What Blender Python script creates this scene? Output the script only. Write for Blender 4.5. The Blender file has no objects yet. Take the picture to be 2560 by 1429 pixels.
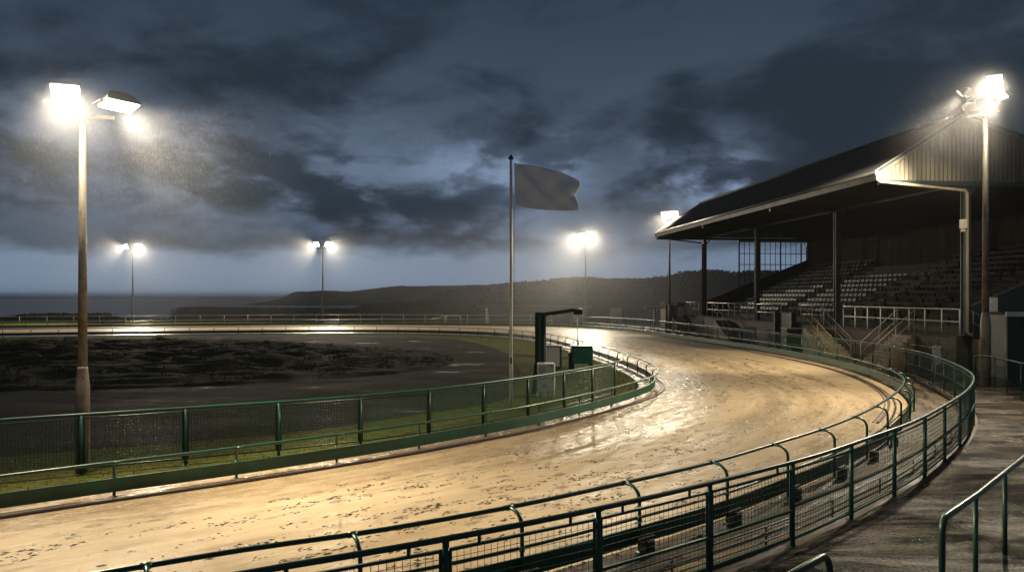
import bpy, math, random
import numpy as np
from mathutils import Vector, Matrix
random.seed(7); np.random.seed(7)
R = math.radians
scene = bpy.context.scene
COL = scene.collection
H_EYE, FPX = 3.5, 1850.0

# ------------------------------------------------------------------ camera
cam_d = bpy.data.cameras.new('camera')
cam = bpy.data.objects.new('camera', cam_d); COL.objects.link(cam)
cam.location = (0, 0, H_EYE); cam.rotation_euler = (R(90), 0, 0)
cam_d.sensor_width = 36.0; cam_d.lens = 36.0 * FPX / 2560.0
cam_d.shift_y = 23.5 / 2560.0
cam_d.clip_start = 0.1; cam_d.clip_end = 30000
scene.camera = cam

# ------------------------------------------------------------------ render / view
scene.render.engine = 'CYCLES'
scene.view_settings.view_transform = 'Standard'
scene.view_settings.look = 'None'
scene.view_settings.exposure = 0.0
scene.view_settings.gamma = 1.0
scene.cycles.use_denoising = True
scene.cycles.max_bounces = 6
scene.cycles.diffuse_bounces = 2
scene.cycles.glossy_bounces = 3
scene.cycles.volume_bounces = 0
scene.cycles.volume_step_rate = 4.0
scene.cycles.volume_max_steps = 64
scene.cycles.transparent_max_bounces = 12
scene.cycles.sample_clamp_indirect = 3.0
scene.cycles.sample_clamp_direct = 0.0

# ------------------------------------------------------------------ world: dusk storm sky
def build_world():
    w = bpy.data.worlds.new('World'); scene.world = w; w.use_nodes = True
    nt = w.node_tree; N = nt.nodes; L = nt.links
    for n in list(N): N.remove(n)
    out = N.new('ShaderNodeOutputWorld'); bg = N.new('ShaderNodeBackground')
    L.new(bg.outputs[0], out.inputs['Surface'])
    tc = N.new('ShaderNodeTexCoord'); sep = N.new('ShaderNodeSeparateXYZ')
    L.new(tc.outputs['Generated'], sep.inputs[0])
    def M(op, a, b=None, c=None, clamp=False):
        n = N.new('ShaderNodeMath'); n.operation = op; n.use_clamp = clamp
        for i, v in enumerate((a, b, c)):
            if v is None: continue
            if isinstance(v, (int, float)): n.inputs[i].default_value = v
            else: L.new(v, n.inputs[i])
        return n.outputs[0]
    def MR(v, a, b, c, d):
        n = N.new('ShaderNodeMapRange'); n.interpolation_type = 'SMOOTHSTEP'
        L.new(v, n.inputs['Value'])
        for k, x in zip(('From Min', 'From Max', 'To Min', 'To Max'), (a, b, c, d)): n.inputs[k].default_value = x
        return n.outputs['Result']
    def noise(vec, scale, detail=6, rough=.55, dist=0.0):
        n = N.new('ShaderNodeTexNoise'); n.inputs['Scale'].default_value = scale
        n.inputs['Detail'].default_value = detail; n.inputs['Roughness'].default_value = rough
        n.inputs['Distortion'].default_value = dist
        L.new(vec, n.inputs['Vector']); return n.outputs['Fac']
    def mixc(f, a, b):
        n = N.new('ShaderNodeMix'); n.data_type = 'RGBA'
        if isinstance(f, (int, float)): n.inputs[0].default_value = f
        else: L.new(f, n.inputs[0])
        for i, v in ((6, a), (7, b)):
            if isinstance(v, tuple): n.inputs[i].default_value = (*v, 1)
            else: L.new(v, n.inputs[i])
        return n.outputs[2]
    az = M('ARCTAN2', sep.outputs[0], sep.outputs[1])
    el = M('ARCSINE', sep.outputs[2])
    comb = N.new('ShaderNodeCombineXYZ')
    L.new(az, comb.inputs[0]); L.new(M('MULTIPLY', el, 2.1), comb.inputs[1]); comb.inputs[2].default_value = 3.7
    V = comb.outputs[0]
    big = noise(V, 2.6, 5, .5, .4)
    med = noise(V, 5.2, 9, .56, .35)
    fine = noise(V, 14.0, 7, .55, .3)
    cl = M('ADD', M('MULTIPLY', big, .5), M('ADD', M('MULTIPLY', med, .38), M('MULTIPLY', fine, .12)))
    cl = MR(cl, .43, .59, 0, 1)
    dark = mixc(cl, SKY_DARK, SKY_MID)
    # paler openings in the cloud deck, each at its own bearing and height
    wa = M('MULTIPLY', M('SUBTRACT', med, .5), .22); wb = M('MULTIPLY', M('SUBTRACT', fine, .5), .16)
    azw = M('ADD', az, wa); elw = M('ADD', el, wb)
    tot = None
    for (px, py, sx, sy, amp) in SKY_GAPS:
        a0 = math.atan((px - 1280) / FPX); e0 = math.atan((738 - py) / FPX)
        dx = M('DIVIDE', M('SUBTRACT', azw, a0), sx / FPX); dy = M('DIVIDE', M('SUBTRACT', elw, e0), sy / FPX)
        g = M('MULTIPLY', M('EXPONENT', M('MULTIPLY', M('ADD', M('MULTIPLY', dx, dx), M('MULTIPLY', dy, dy)), -1.0)), amp)
        tot = g if tot is None else M('ADD', tot, g)
    gate = MR(M('ADD', M('MULTIPLY', med, .6), M('MULTIPLY', fine, .4)), .42, .56, .12, 1.0)
    tot = M('MULTIPLY', tot, gate, clamp=True)
    c1 = mixc(tot, dark, SKY_GAP)
    ew = M('ADD', el, M('MULTIPLY', M('SUBTRACT', fine, .5), .055))
    ew = M('ADD', ew, M('MULTIPLY', M('SUBTRACT', med, .5), .05))
    band = MR(ew, .046, .070, 1, 0)
    topd = MR(M('ADD', el, M('MULTIPLY', M('SUBTRACT', med, .5), .12)), .20, .40, 0, .65)
    c1 = mixc(topd, c1, (.022, .037, .057))
    hz = mixc(big, SKY_BAND_A, SKY_BAND_B)
    c2 = mixc(band, c1, hz)
    sky = N.new('ShaderNodeTexSky'); sky.sky_type = 'NISHITA'; sky.sun_disc = False
    sky.sun_elevation = R(2); sky.sun_rotation = R(200)
    add = N.new('ShaderNodeMix'); add.data_type = 'RGBA'; add.blend_type = 'ADD'; add.inputs[0].default_value = .0012
    L.new(c2, add.inputs[6]); L.new(sky.outputs[0], add.inputs[7])
    L.new(add.outputs[2], bg.inputs['Color']); bg.inputs['Strength'].default_value = SKY_STRENGTH
SKY_STRENGTH = 1.0
SKY_DARK, SKY_MID = (.016, .027, .042), (.060, .087, .128)
SKY_GAP = (.20, .27, .40)
SKY_BAND_A, SKY_BAND_B = (.155, .22, .315), (.20, .27, .375)
SKY_GAPS = [(1300, 480, 230, 110, .65), (1760, 445, 120, 75, .95), (1480, 620, 260, 60, .5), (640, 430, 230, 110, .32),
            (1240, 390, 120, 40, .35), (100, 440, 420, 110, .26), (60, 330, 160, 60, .2), (900, 420, 240, 110, .35), (1350, 400, 100, 65, .85), (1220, 430, 150, 50, .4), (1850, 430, 60, 50, .5), (1000, 560, 160, 40, .1)]
build_world()

# weak, very soft overcast sun
sd = bpy.data.lights.new('sun', 'SUN'); sd.energy = .03; sd.angle = R(20); sd.color = (1, .95, .88)
so = bpy.data.objects.new('sun', sd); COL.objects.link(so); so.location = (-40, 60, 60)
so.rotation_euler = Vector((.5, -.8, -.5)).to_track_quat('-Z', 'Y').to_euler()

# ------------------------------------------------------------------ material helpers
def new_mat(name):
    m = bpy.data.materials.new(name); m.use_nodes = True
    nt = m.node_tree; b = nt.nodes['Principled BSDF']
    return m, nt.nodes, nt.links, b
def tex(N, L, kind, vec, **kw):
    n = N.new('ShaderNodeTex' + kind)
    for k, v in kw.items():
        if k in n.inputs: n.inputs[k].default_value = v
        else: setattr(n, k, v)
    if vec is not None: L.new(vec, n.inputs['Vector'])
    return n
def ramp(N, L, fac, stops):
    r = N.new('ShaderNodeValToRGB')
    while len(r.color_ramp.elements) < len(stops): r.color_ramp.elements.new(.5)
    for e, (p, c) in zip(r.color_ramp.elements, stops):
        e.position = p; e.color = (*c, 1) if isinstance(c, tuple) else (c, c, c, 1)
    L.new(fac, r.inputs[0]); return r.outputs[0]
def mixn(N, L, f, a, b, blend='MIX'):
    n = N.new('ShaderNodeMix'); n.data_type = 'RGBA'; n.blend_type = blend
    if isinstance(f, (int, float)): n.inputs[0].default_value = f
    else: L.new(f, n.inputs[0])
    for i, v in ((6, a), (7, b)):
        if isinstance(v, tuple): n.inputs[i].default_value = (*v, 1)
        else: L.new(v, n.inputs[i])
    return n.outputs[2]
def mth(N, L, op, a, b=None, clamp=False):
    n = N.new('ShaderNodeMath'); n.operation = op; n.use_clamp = clamp
    for i, v in enumerate((a, b)):
        if v is None: continue
        if isinstance(v, (int, float)): n.inputs[i].default_value = v
        else: L.new(v, n.inputs[i])
    return n.outputs[0]
def mapping(N, L, vec, scale=(1, 1, 1), rot=(0, 0, 0)):
    n = N.new('ShaderNodeMapping'); n.inputs['Scale'].default_value = scale; n.inputs['Rotation'].default_value = rot
    L.new(vec, n.inputs['Vector']); return n.outputs[0]
def bump(N, L, b, height, strength=.3, dist=.02):
    n = N.new('ShaderNodeBump'); n.inputs['Strength'].default_value = strength; n.inputs['Distance'].default_value = dist
    L.new(height, n.inputs['Height']); L.new(n.outputs[0], b.inputs['Normal'])

def painted(name, c1, c2=None, rough=.4, scale=3.0, spec=.5, metal=0.0, bstr=.08, stretch=(1, 1, 1), rust=None, rl=.55):
    m, N, L, b = new_mat(name)
    if c2 is None: c2 = tuple(x * .72 for x in c1)
    tc = N.new('ShaderNodeTexCoord')
    v = mapping(N, L, tc.outputs['Object'], stretch)
    n1 = tex(N, L, 'Noise', v, Scale=scale, Detail=7.0, Roughness=.62)
    n2 = tex(N, L, 'Noise', v, Scale=scale * 9, Detail=4.0)
    c = mixn(N, L, ramp(N, L, n1.outputs['Fac'], [(.35, 0.), (.65, 1.)]), c1, c2)
    if rust:
        n3 = tex(N, L, 'Noise', v, Scale=scale * 1.7, Detail=9.0, Roughness=.7)
        c = mixn(N, L, ramp(N, L, n3.outputs['Fac'], [(rl, 0.), (rl + .08, 1.)]), c, rust)
    L.new(c, b.inputs['Base Color'])
    rr = mth(N, L, 'ADD', mth(N, L, 'MULTIPLY', n1.outputs['Fac'], .35), rough - .17)
    L.new(rr, b.inputs['Roughness'])
    b.inputs['Metallic'].default_value = metal; b.inputs['Specular IOR Level'].default_value = spec
    bump(N, L, b, n2.outputs['Fac'], bstr, .004)
    return m
def emit(name, col, strength):
    m, N, L, b = new_mat(name)
    b.inputs['Base Color'].default_value = (.8, .8, .8, 1)
    b.inputs['Emission Color'].default_value = (*col, 1); b.inputs['Emission Strength'].default_value = strength
    m.cycles.emission_sampling = 'NONE'
    return m

M_GREEN = painted('green_paint', (.012, .075, .042), (.008, .045, .028), .34, 2.5, rust=(.035, .028, .016))
M_GREENB = painted('green_board', (.018, .095, .05), (.010, .055, .032), .42, 1.3, rust=(.035, .05, .03))
M_DARKB = painted('dark_board', (.010, .016, .012), (.022, .028, .02), .5, 2.0)
M_WIRE = painted('green_wire', (.010, .05, .03), None, .45, 6)
M_WIREI = painted('bright_green_wire', (.03, .12, .06), (.02, .08, .04), .4, 6)
M_BLACK = painted('black_rubber', (.012, .012, .011), (.022, .021, .018), .5, 5)
M_GALV = painted('weathered_steel', (.22, .195, .155), (.14, .12, .09), .45, 2.0, stretch=(1, 1, .35), rust=(.10, .062, .034), rl=.50)
M_GALV2 = painted('grey_steel', (.22, .22, .21), (.13, .13, .125), .42, 2.5, stretch=(1, 1, .4))
M_WHITE = painted('white_paint', (.62, .61, .57), (.46, .44, .39), .4, 3)
M_POLEW = painted('flagpole_paint', (.78, .74, .66), (.55, .50, .43), .4, 4, stretch=(1, 1, .25))
M_RAIL = painted('galvanised_rail', (.62, .60, .53), (.45, .43, .37), .36, 5)
M_CREAM = painted('cream_paint', (.72, .64, .52), (.58, .5, .4), .5, 2)
M_CABG = painted('pale_cabinet', (.66, .66, .62), (.5, .49, .44), .45, 3, rust=(.2, .15, .1))
M_BOXG = painted('green_box', (.012, .12, .07), (.008, .075, .045), .4, 2)
M_ROOF = painted('roof_sheet', (.020, .023, .027), (.035, .037, .040), .8, 1.2, stretch=(1, .2, 1), spec=.15)
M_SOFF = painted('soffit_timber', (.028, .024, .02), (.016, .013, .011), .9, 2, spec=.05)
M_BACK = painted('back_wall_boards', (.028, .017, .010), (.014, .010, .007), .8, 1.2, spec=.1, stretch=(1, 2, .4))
M_GABLE = painted('gable_sheet', (.17, .15, .105), (.09, .08, .055), .6, 1.4, stretch=(1, 1, .2))
M_FASC = painted('fascia', (.05, .048, .04), (.03, .029, .025), .5, 2)
M_COLM = painted('column_paint', (.014, .028, .022), (.02, .03, .025), .45, 3)
M_PIPE = painted('pipe_paint', (.42, .36, .25), (.30, .25, .17), .4, 3, stretch=(1, 1, .3))
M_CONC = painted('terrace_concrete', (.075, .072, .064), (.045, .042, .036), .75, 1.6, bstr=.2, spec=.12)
M_STEP = painted('step_concrete', (.16, .13, .075), (.09, .075, .045), .5, 3, bstr=.2)
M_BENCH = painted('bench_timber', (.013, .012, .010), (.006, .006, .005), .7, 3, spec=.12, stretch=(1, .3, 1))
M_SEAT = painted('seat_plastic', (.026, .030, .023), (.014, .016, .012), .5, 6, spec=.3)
M_HUT = painted('hut_render', (.15, .125, .09), (.09, .075, .055), .7, 1.5, bstr=.3)
M_KIOSK = painted('kiosk_paint', (.008, .022, .016), (.006, .015, .011), .5, 1.5)
M_SHED = painted('shed_wall', (.13, .105, .075), (.085, .07, .05), .7, .6, bstr=.3)
M_LENS = emit('lamp_lens', (1, .86, .62), 45)
M_LENSC = emit('lamp_lens_cool', (1, .93, .80), 40)
def brick_mat():
    m, N, L, b = new_mat('dark_brick')
    tc = N.new('ShaderNodeTexCoord'); v = tc.outputs['UV']
    br = N.new('ShaderNodeTexBrick'); L.new(v, br.inputs['Vector'])
    br.inputs['Scale'].default_value = 1.0; br.inputs['Brick Width'].default_value = .225; br.inputs['Row Height'].default_value = .075
    br.inputs['Mortar Size'].default_value = .008
    br.inputs['Color1'].default_value = (.085, .040, .026, 1); br.inputs['Color2'].default_value = (.055, .028, .02, 1); br.inputs['Mortar'].default_value = (.06, .052, .044, 1)
    n = tex(N, L, 'Noise', v, Scale=1.2, Detail=6.0)
    L.new(mixn(N, L, ramp(N, L, n.outputs['Fac'], [(.4, 0.), (.7, .8)]), br.outputs['Color'], (.03, .026, .022)), b.inputs['Base Color'])
    b.inputs['Roughness'].default_value = .7; bump(N, L, b, br.outputs['Fac'], -.3, .01)
    return m
M_BRICK = brick_mat()
def glass_mat():
    m, N, L, b = new_mat('window_glass')
    b.inputs['Base Color'].default_value = (.9, .93, .95, 1); b.inputs['Roughness'].default_value = .05
    b.inputs['Transmission Weight'].default_value = 1; b.inputs['IOR'].default_value = 1.02
    return m
M_GLASS = glass_mat()
def flag_mat():
    m, N, L, b = new_mat('flag_cloth')
    tc = N.new('ShaderNodeTexCoord')
    n = tex(N, L, 'Noise', tc.outputs['Object'], Scale=3.0, Detail=5.0)
    L.new(mixn(N, L, n.outputs['Fac'], (.52, .58, .72), (.62, .68, .80)), b.inputs['Base Color'])
    b.inputs['Roughness'].default_value = .85
    w = tex(N, L, 'Noise', tc.outputs['Object'], Scale=90.0); bump(N, L, b, w.outputs['Fac'], .15, .002)
    return m
M_FLAG = flag_mat()
def foliage_mat(name, c1, c2, scale=.8):
    m, N, L, b = new_mat(name)
    tc = N.new('ShaderNodeTexCoord')
    n = tex(N, L, 'Noise', tc.outputs['Object'], Scale=scale, Detail=8.0, Roughness=.65)
    L.new(mixn(N, L, ramp(N, L, n.outputs['Fac'], [(.3, 0.), (.7, 1.)]), c1, c2), b.inputs['Base Color'])
    b.inputs['Roughness'].default_value = .9; b.inputs['Specular IOR Level'].default_value = .06
    n2 = tex(N, L, 'Noise', tc.outputs['Object'], Scale=scale * 8, Detail=5.0); bump(N, L, b, n2.outputs['Fac'], .6, .15)
    return m
M_SCRUB = foliage_mat('scrub_leaf', (.022, .030, .012), (.065, .054, .024), .28)
M_BUSH = foliage_mat('bush_leaf', (.04, .06, .02), (.09, .085, .035), 1.0)
M_HEATH = foliage_mat('heath', (.006, .005, .003), (.034, .034, .010), .42)
M_HEAD = foliage_mat('headland_grass', (.045, .052, .034), (.085, .085, .055), .03)
M_GRASSB = foliage_mat('grass_blade', (.09, .115, .015), (.15, .15, .03), .8)

def ground_mat():
    m, N, L, b = new_mat('rough_grass')
    tc = N.new('ShaderNodeTexCoord'); v = tc.outputs['Object']
    a = tex(N, L, 'Noise', v, Scale=.35, Detail=9.0, Roughness=.65); f = tex(N, L, 'Noise', mapping(N, L, v, (1, 2.4, 1)), Scale=4.0, Detail=7.0, Roughness=.7)
    c = mixn(N, L, ramp(N, L, a.outputs['Fac'], [(.35, 0.), (.65, 1.)]), (.085, .105, .014), (.12, .115, .025))
    c = mixn(N, L, ramp(N, L, f.outputs['Fac'], [(.42, .75), (.58, 0.)]), c, (.028, .028, .011))
    L.new(c, b.inputs['Base Color']); b.inputs['Roughness'].default_value = .9; b.inputs['Specular IOR Level'].default_value = .06
    bump(N, L, b, f.outputs['Fac'], .9, .08)
    return m
M_GROUND = ground_mat()
def tarmac_mat():
    m, N, L, b = new_mat('wet_tarmac')
    tc = N.new('ShaderNodeTexCoord'); v = tc.outputs['Object']
    a = tex(N, L, 'Noise', mapping(N, L, v, (.6, 1.3, 1)), Scale=.4, Detail=8.0, Roughness=.6); f = tex(N, L, 'Noise', v, Scale=60.0, Detail=3.0)
    e_ = tex(N, L, 'Noise', mapping(N, L, v, (.5, 1.0, 1)), Scale=.9, Detail=10.0, Roughness=.7)
    c = mixn(N, L, a.outputs['Fac'], (.008, .0075, .0075), (.018, .0165, .015))
    L.new(mixn(N, L, ramp(N, L, e_.outputs['Fac'], [(.50, 0.), (.58, .9)]), c, (.022, .021, .007)), b.inputs['Base Color'])
    L.new(ramp(N, L, a.outputs['Fac'], [(.30, .30), (.36, .7), (.6, .9)]), b.inputs['Roughness'])
    L.new(ramp(N, L, a.outputs['Fac'], [(.30, .5), (.37, .05)]), b.inputs['Specular IOR Level'])
    bump(N, L, b, mth(N, L, 'ADD', mth(N, L, 'MULTIPLY', e_.outputs['Fac'], 4.0), f.outputs['Fac']), .8, .05)
    return m
M_TARMAC = tarmac_mat()
def pave_mat():
    m, N, L, b = new_mat('wet_pavement')
    tc = N.new('ShaderNodeTexCoord'); v = tc.outputs['Object']
    lanes = tex(N, L, 'Noise', mapping(N, L, v, (.40, 1.9, 1)), Scale=1.0, Detail=10.0, Roughness=.72, Distortion=.8)
    f = tex(N, L, 'Noise', v, Scale=22.0, Detail=6.0, Roughness=.7)
    g = tex(N, L, 'Noise', v, Scale=.5, Detail=4.0)
    k = mth(N, L, 'ADD', mth(N, L, 'MULTIPLY', lanes.outputs['Fac'], .62), mth(N, L, 'MULTIPLY', f.outputs['Fac'], .38))
    c = ramp(N, L, k, [(.44, (.005, .004, .003)), (.495, (.030, .021, .014)), (.55, (.125, .09, .058)), (.66, (.30, .225, .145))])
    jw = N.new('ShaderNodeVectorMath'); jw.operation = 'MULTIPLY_ADD'; L.new(f.outputs['Color'], jw.inputs[0]); jw.inputs[1].default_value = (.06, .06, 0); L.new(v, jw.inputs[2])
    jt = N.new('ShaderNodeTexBrick'); L.new(jw.outputs[0], jt.inputs['Vector']); jt.inputs['Scale'].default_value = 1; jt.inputs['Brick Width'].default_value = 3.4; jt.inputs['Row Height'].default_value = 1.45; jt.inputs['Mortar Size'].default_value = .022
    c = mixn(N, L, mth(N, L, 'MULTIPLY', jt.outputs['Fac'], .8), c, (.004, .003, .002))
    L.new(c, b.inputs['Base Color'])
    L.new(ramp(N, L, g.outputs['Fac'], [(.38, .14), (.50, .26), (.7, .38)]), b.inputs['Roughness'])
    L.new(ramp(N, L, k, [(.45, .05), (.55, 1.0)]), b.inputs['Specular IOR Level'])
    bump(N, L, b, mth(N, L, 'ADD', k, mth(N, L, 'MULTIPLY', tex(N, L, 'Noise', v, Scale=70.0, Detail=4.0).outputs['Fac'], .16)), 1.0, .14)
    return m
M_PAVE = pave_mat()
def verge_mat():
    m, N, L, b = new_mat('muddy_verge')
    tc = N.new('ShaderNodeTexCoord'); v = tc.outputs['UV']
    a = tex(N, L, 'Noise', mapping(N, L, v, (.6, 3.5, 1)), Scale=1.0, Detail=9.0, Roughness=.65)
    c = ramp(N, L, a.outputs['Fac'], [(.40, (.010, .007, .004)), (.5, (.045, .031, .016)), (.66, (.15, .105, .056))])
    L.new(c, b.inputs['Base Color']); L.new(ramp(N, L, a.outputs['Fac'], [(.4, .45), (.6, .8)]), b.inputs['Roughness']); b.inputs['Specular IOR Level'].default_value = .25
    bump(N, L, b, a.outputs['Fac'], .8, .06)
    return m
M_VERGE = verge_mat()

def track_mat():
    m, N, L, b = new_mat('wet_sand')
    tc = N.new('ShaderNodeTexCoord'); uv = tc.outputs['UV']
    sep = N.new('ShaderNodeSeparateXYZ'); L.new(uv, sep.inputs[0]); vv = sep.outputs[1]
    lon = tex(N, L, 'Noise', mapping(N, L, uv, (.10, 1.1, 1)), Scale=1.0, Detail=7.0, Roughness=.6)
    lon2 = tex(N, L, 'Noise', mapping(N, L, uv, (.25, 5.0, 1)), Scale=1.0, Detail=6.0, Roughness=.6)
    blot = tex(N, L, 'Noise', uv, Scale=.55, Detail=8.0, Roughness=.6)
    grain = tex(N, L, 'Noise', uv, Scale=30.0, Detail=5.0, Roughness=.7)
    mid = tex(N, L, 'Noise', mapping(N, L, uv, (1.6, 3.2, 1)), Scale=1.0, Detail=7.0, Roughness=.62)
    wet_in = N.new('ShaderNodeMapRange'); wet_in.interpolation_type = 'SMOOTHSTEP'
    L.new(mth(N, L, 'ADD', vv, mth(N, L, 'MULTIPLY', mth(N, L, 'SUBTRACT', lon.outputs['Fac'], .5), 3.0)), wet_in.inputs['Value'])
    for k, x in zip(('From Min', 'From Max', 'To Min', 'To Max'), (.5, 4.2, 1, 0)): wet_in.inputs[k].default_value = x
    wet = wet_in.outputs['Result']
    k = mth(N, L, 'ADD', mth(N, L, 'MULTIPLY', lon.outputs['Fac'], .6), mth(N, L, 'MULTIPLY', blot.outputs['Fac'], .4))
    c = ramp(N, L, k, [(.35, (.31, .23, .138)), (.50, (.385, .29, .178)), (.64, (.43, .33, .205))])
    c = mixn(N, L, mth(N, L, 'MULTIPLY', wet, .6), c, (.20, .138, .072))
    c = mixn(N, L, ramp(N, L, lon2.outputs['Fac'], [(.34, .30), (.46, 0.)]), c, (.22, .155, .085))
    # clods and paw scuffs kicked up along the racing line
    jit = tex(N, L, 'Noise', uv, Scale=3.2, Detail=4.0)
    uvj = N.new('ShaderNodeVectorMath'); uvj.operation = 'MULTIPLY_ADD'
    L.new(jit.outputs['Color'], uvj.inputs[0]); uvj.inputs[1].default_value = (.30, .22, 0); L.new(uv, uvj.inputs[2])
    vo = tex(N, L, 'Voronoi', mapping(N, L, uvj.outputs[0], (1.5, 3.2, 1)), Scale=1.0)
    spk = tex(N, L, 'Noise', mapping(N, L, uv, (14, 28, 1)), Scale=1.0, Detail=6.0, Roughness=.75)
    d = mth(N, L, 'ADD', vo.outputs['Distance'], mth(N, L, 'MULTIPLY', mth(N, L, 'SUBTRACT', spk.outputs['Fac'], .5), .9))
    lane = tex(N, L, 'Noise', mapping(N, L, uv, (.18, .8, 1)), Scale=1.0, Detail=3.0)
    lane_w = ramp(N, L, lane.outputs['Fac'], [(.42, 0.), (.52, 1.)])
    vm = N.new('ShaderNodeMapRange'); vm.interpolation_type = 'SMOOTHSTEP'; L.new(vv, vm.inputs['Value'])
    for kk, x in zip(('From Min', 'From Max', 'To Min', 'To Max'), (1.5, 3.2, 0, 1)): vm.inputs[kk].default_value = x
    vm2 = N.new('ShaderNodeMapRange'); vm2.interpolation_type = 'SMOOTHSTEP'; L.new(vv, vm2.inputs['Value'])
    for kk, x in zip(('From Min', 'From Max', 'To Min', 'To Max'), (6.6, 8.0, 1, 0)): vm2.inputs[kk].default_value = x
    mark = mth(N, L, 'MULTIPLY', ramp(N, L, d, [(.16, 1.), (.27, 0.)]), mth(N, L, 'MULTIPLY', lane_w, mth(N, L, 'MULTIPLY', vm.outputs[0], vm2.outputs[0])))
    c = mixn(N, L, mth(N, L, 'MULTIPLY', mark, .5), c, (.055, .036, .018))
    L.new(c, b.inputs['Base Color'])
    r0 = ramp(N, L, mth(N, L, 'ADD', mth(N, L, 'MULTIPLY', mid.outputs['Fac'], .35), mth(N, L, 'MULTIPLY', lon.outputs['Fac'], .65)), [(.40, .26), (.50, .45), (.60, .66)])
    pud = mth(N, L, 'MULTIPLY', wet, ramp(N, L, mid.outputs['Fac'], [(.40, 1.), (.52, 0.)]))
    r1 = mth(N, L, 'SUBTRACT', r0, mth(N, L, 'MULTIPLY', wet, .14))
    rr = N.new('ShaderNodeMix'); L.new(pud, rr.inputs[0]); L.new(r1, rr.inputs[2]); rr.inputs[3].default_value = .12
    L.new(rr.outputs[0], b.inputs['Roughness']); L.new(mth(N, L, 'ADD', mth(N, L, 'MULTIPLY', wet, .35), .22), b.inputs['Specular IOR Level'])
    h = mth(N, L, 'ADD', mth(N, L, 'MULTIPLY', lon2.outputs['Fac'], .35), mth(N, L, 'MULTIPLY', mid.outputs['Fac'], .9))
    h = mth(N, L, 'ADD', h, mth(N, L, 'MULTIPLY', grain.outputs['Fac'], .12))
    h = mth(N, L, 'SUBTRACT', h, mth(N, L, 'MULTIPLY', mark, .5))
    bn = N.new('ShaderNodeBump'); bn.inputs['Distance'].default_value = .08
    L.new(mth(N, L, 'ADD', mth(N, L, 'MULTIPLY', wet, .55), .45), bn.inputs['Strength']); L.new(h, bn.inputs['Height']); L.new(bn.outputs[0], b.inputs['Normal'])
    return m
M_TRACK = track_mat()
def sea_mat():
    m, N, L, b = new_mat('sea_water')
    tc = N.new('ShaderNodeTexCoord'); v = tc.outputs['Object']
    b.inputs['Base Color'].default_value = (.012, .022, .032, 1); b.inputs['Roughness'].default_value = .32
    n = tex(N, L, 'Noise', mapping(N, L, v, (.03, .09, 1)), Scale=1.0, Detail=9.0, Roughness=.65)
    fo = tex(N, L, 'Noise', mapping(N, L, v, (.012, .05, 1)), Scale=1.0, Detail=9.0, Roughness=.7)
    L.new(mixn(N, L, ramp(N, L, fo.outputs['Fac'], [(.62, 0.), (.72, .7)]), (.02, .036, .058), (.3, .32, .34)), b.inputs['Base Color'])
    bump(N, L, b, n.outputs['Fac'], .9, 1.5)
    return m
M_SEA = sea_mat()
def foam_mat():
    m, N, L, b = new_mat('surf_foam')
    b.inputs['Base Color'].default_value = (.88, .9, .92, 1); b.inputs['Roughness'].default_value = .8
    return m
M_FOAM = foam_mat()
M_BEACH = painted('wet_beach', (.5, .49, .47), (.32, .31, .30), .35, .05)

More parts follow.
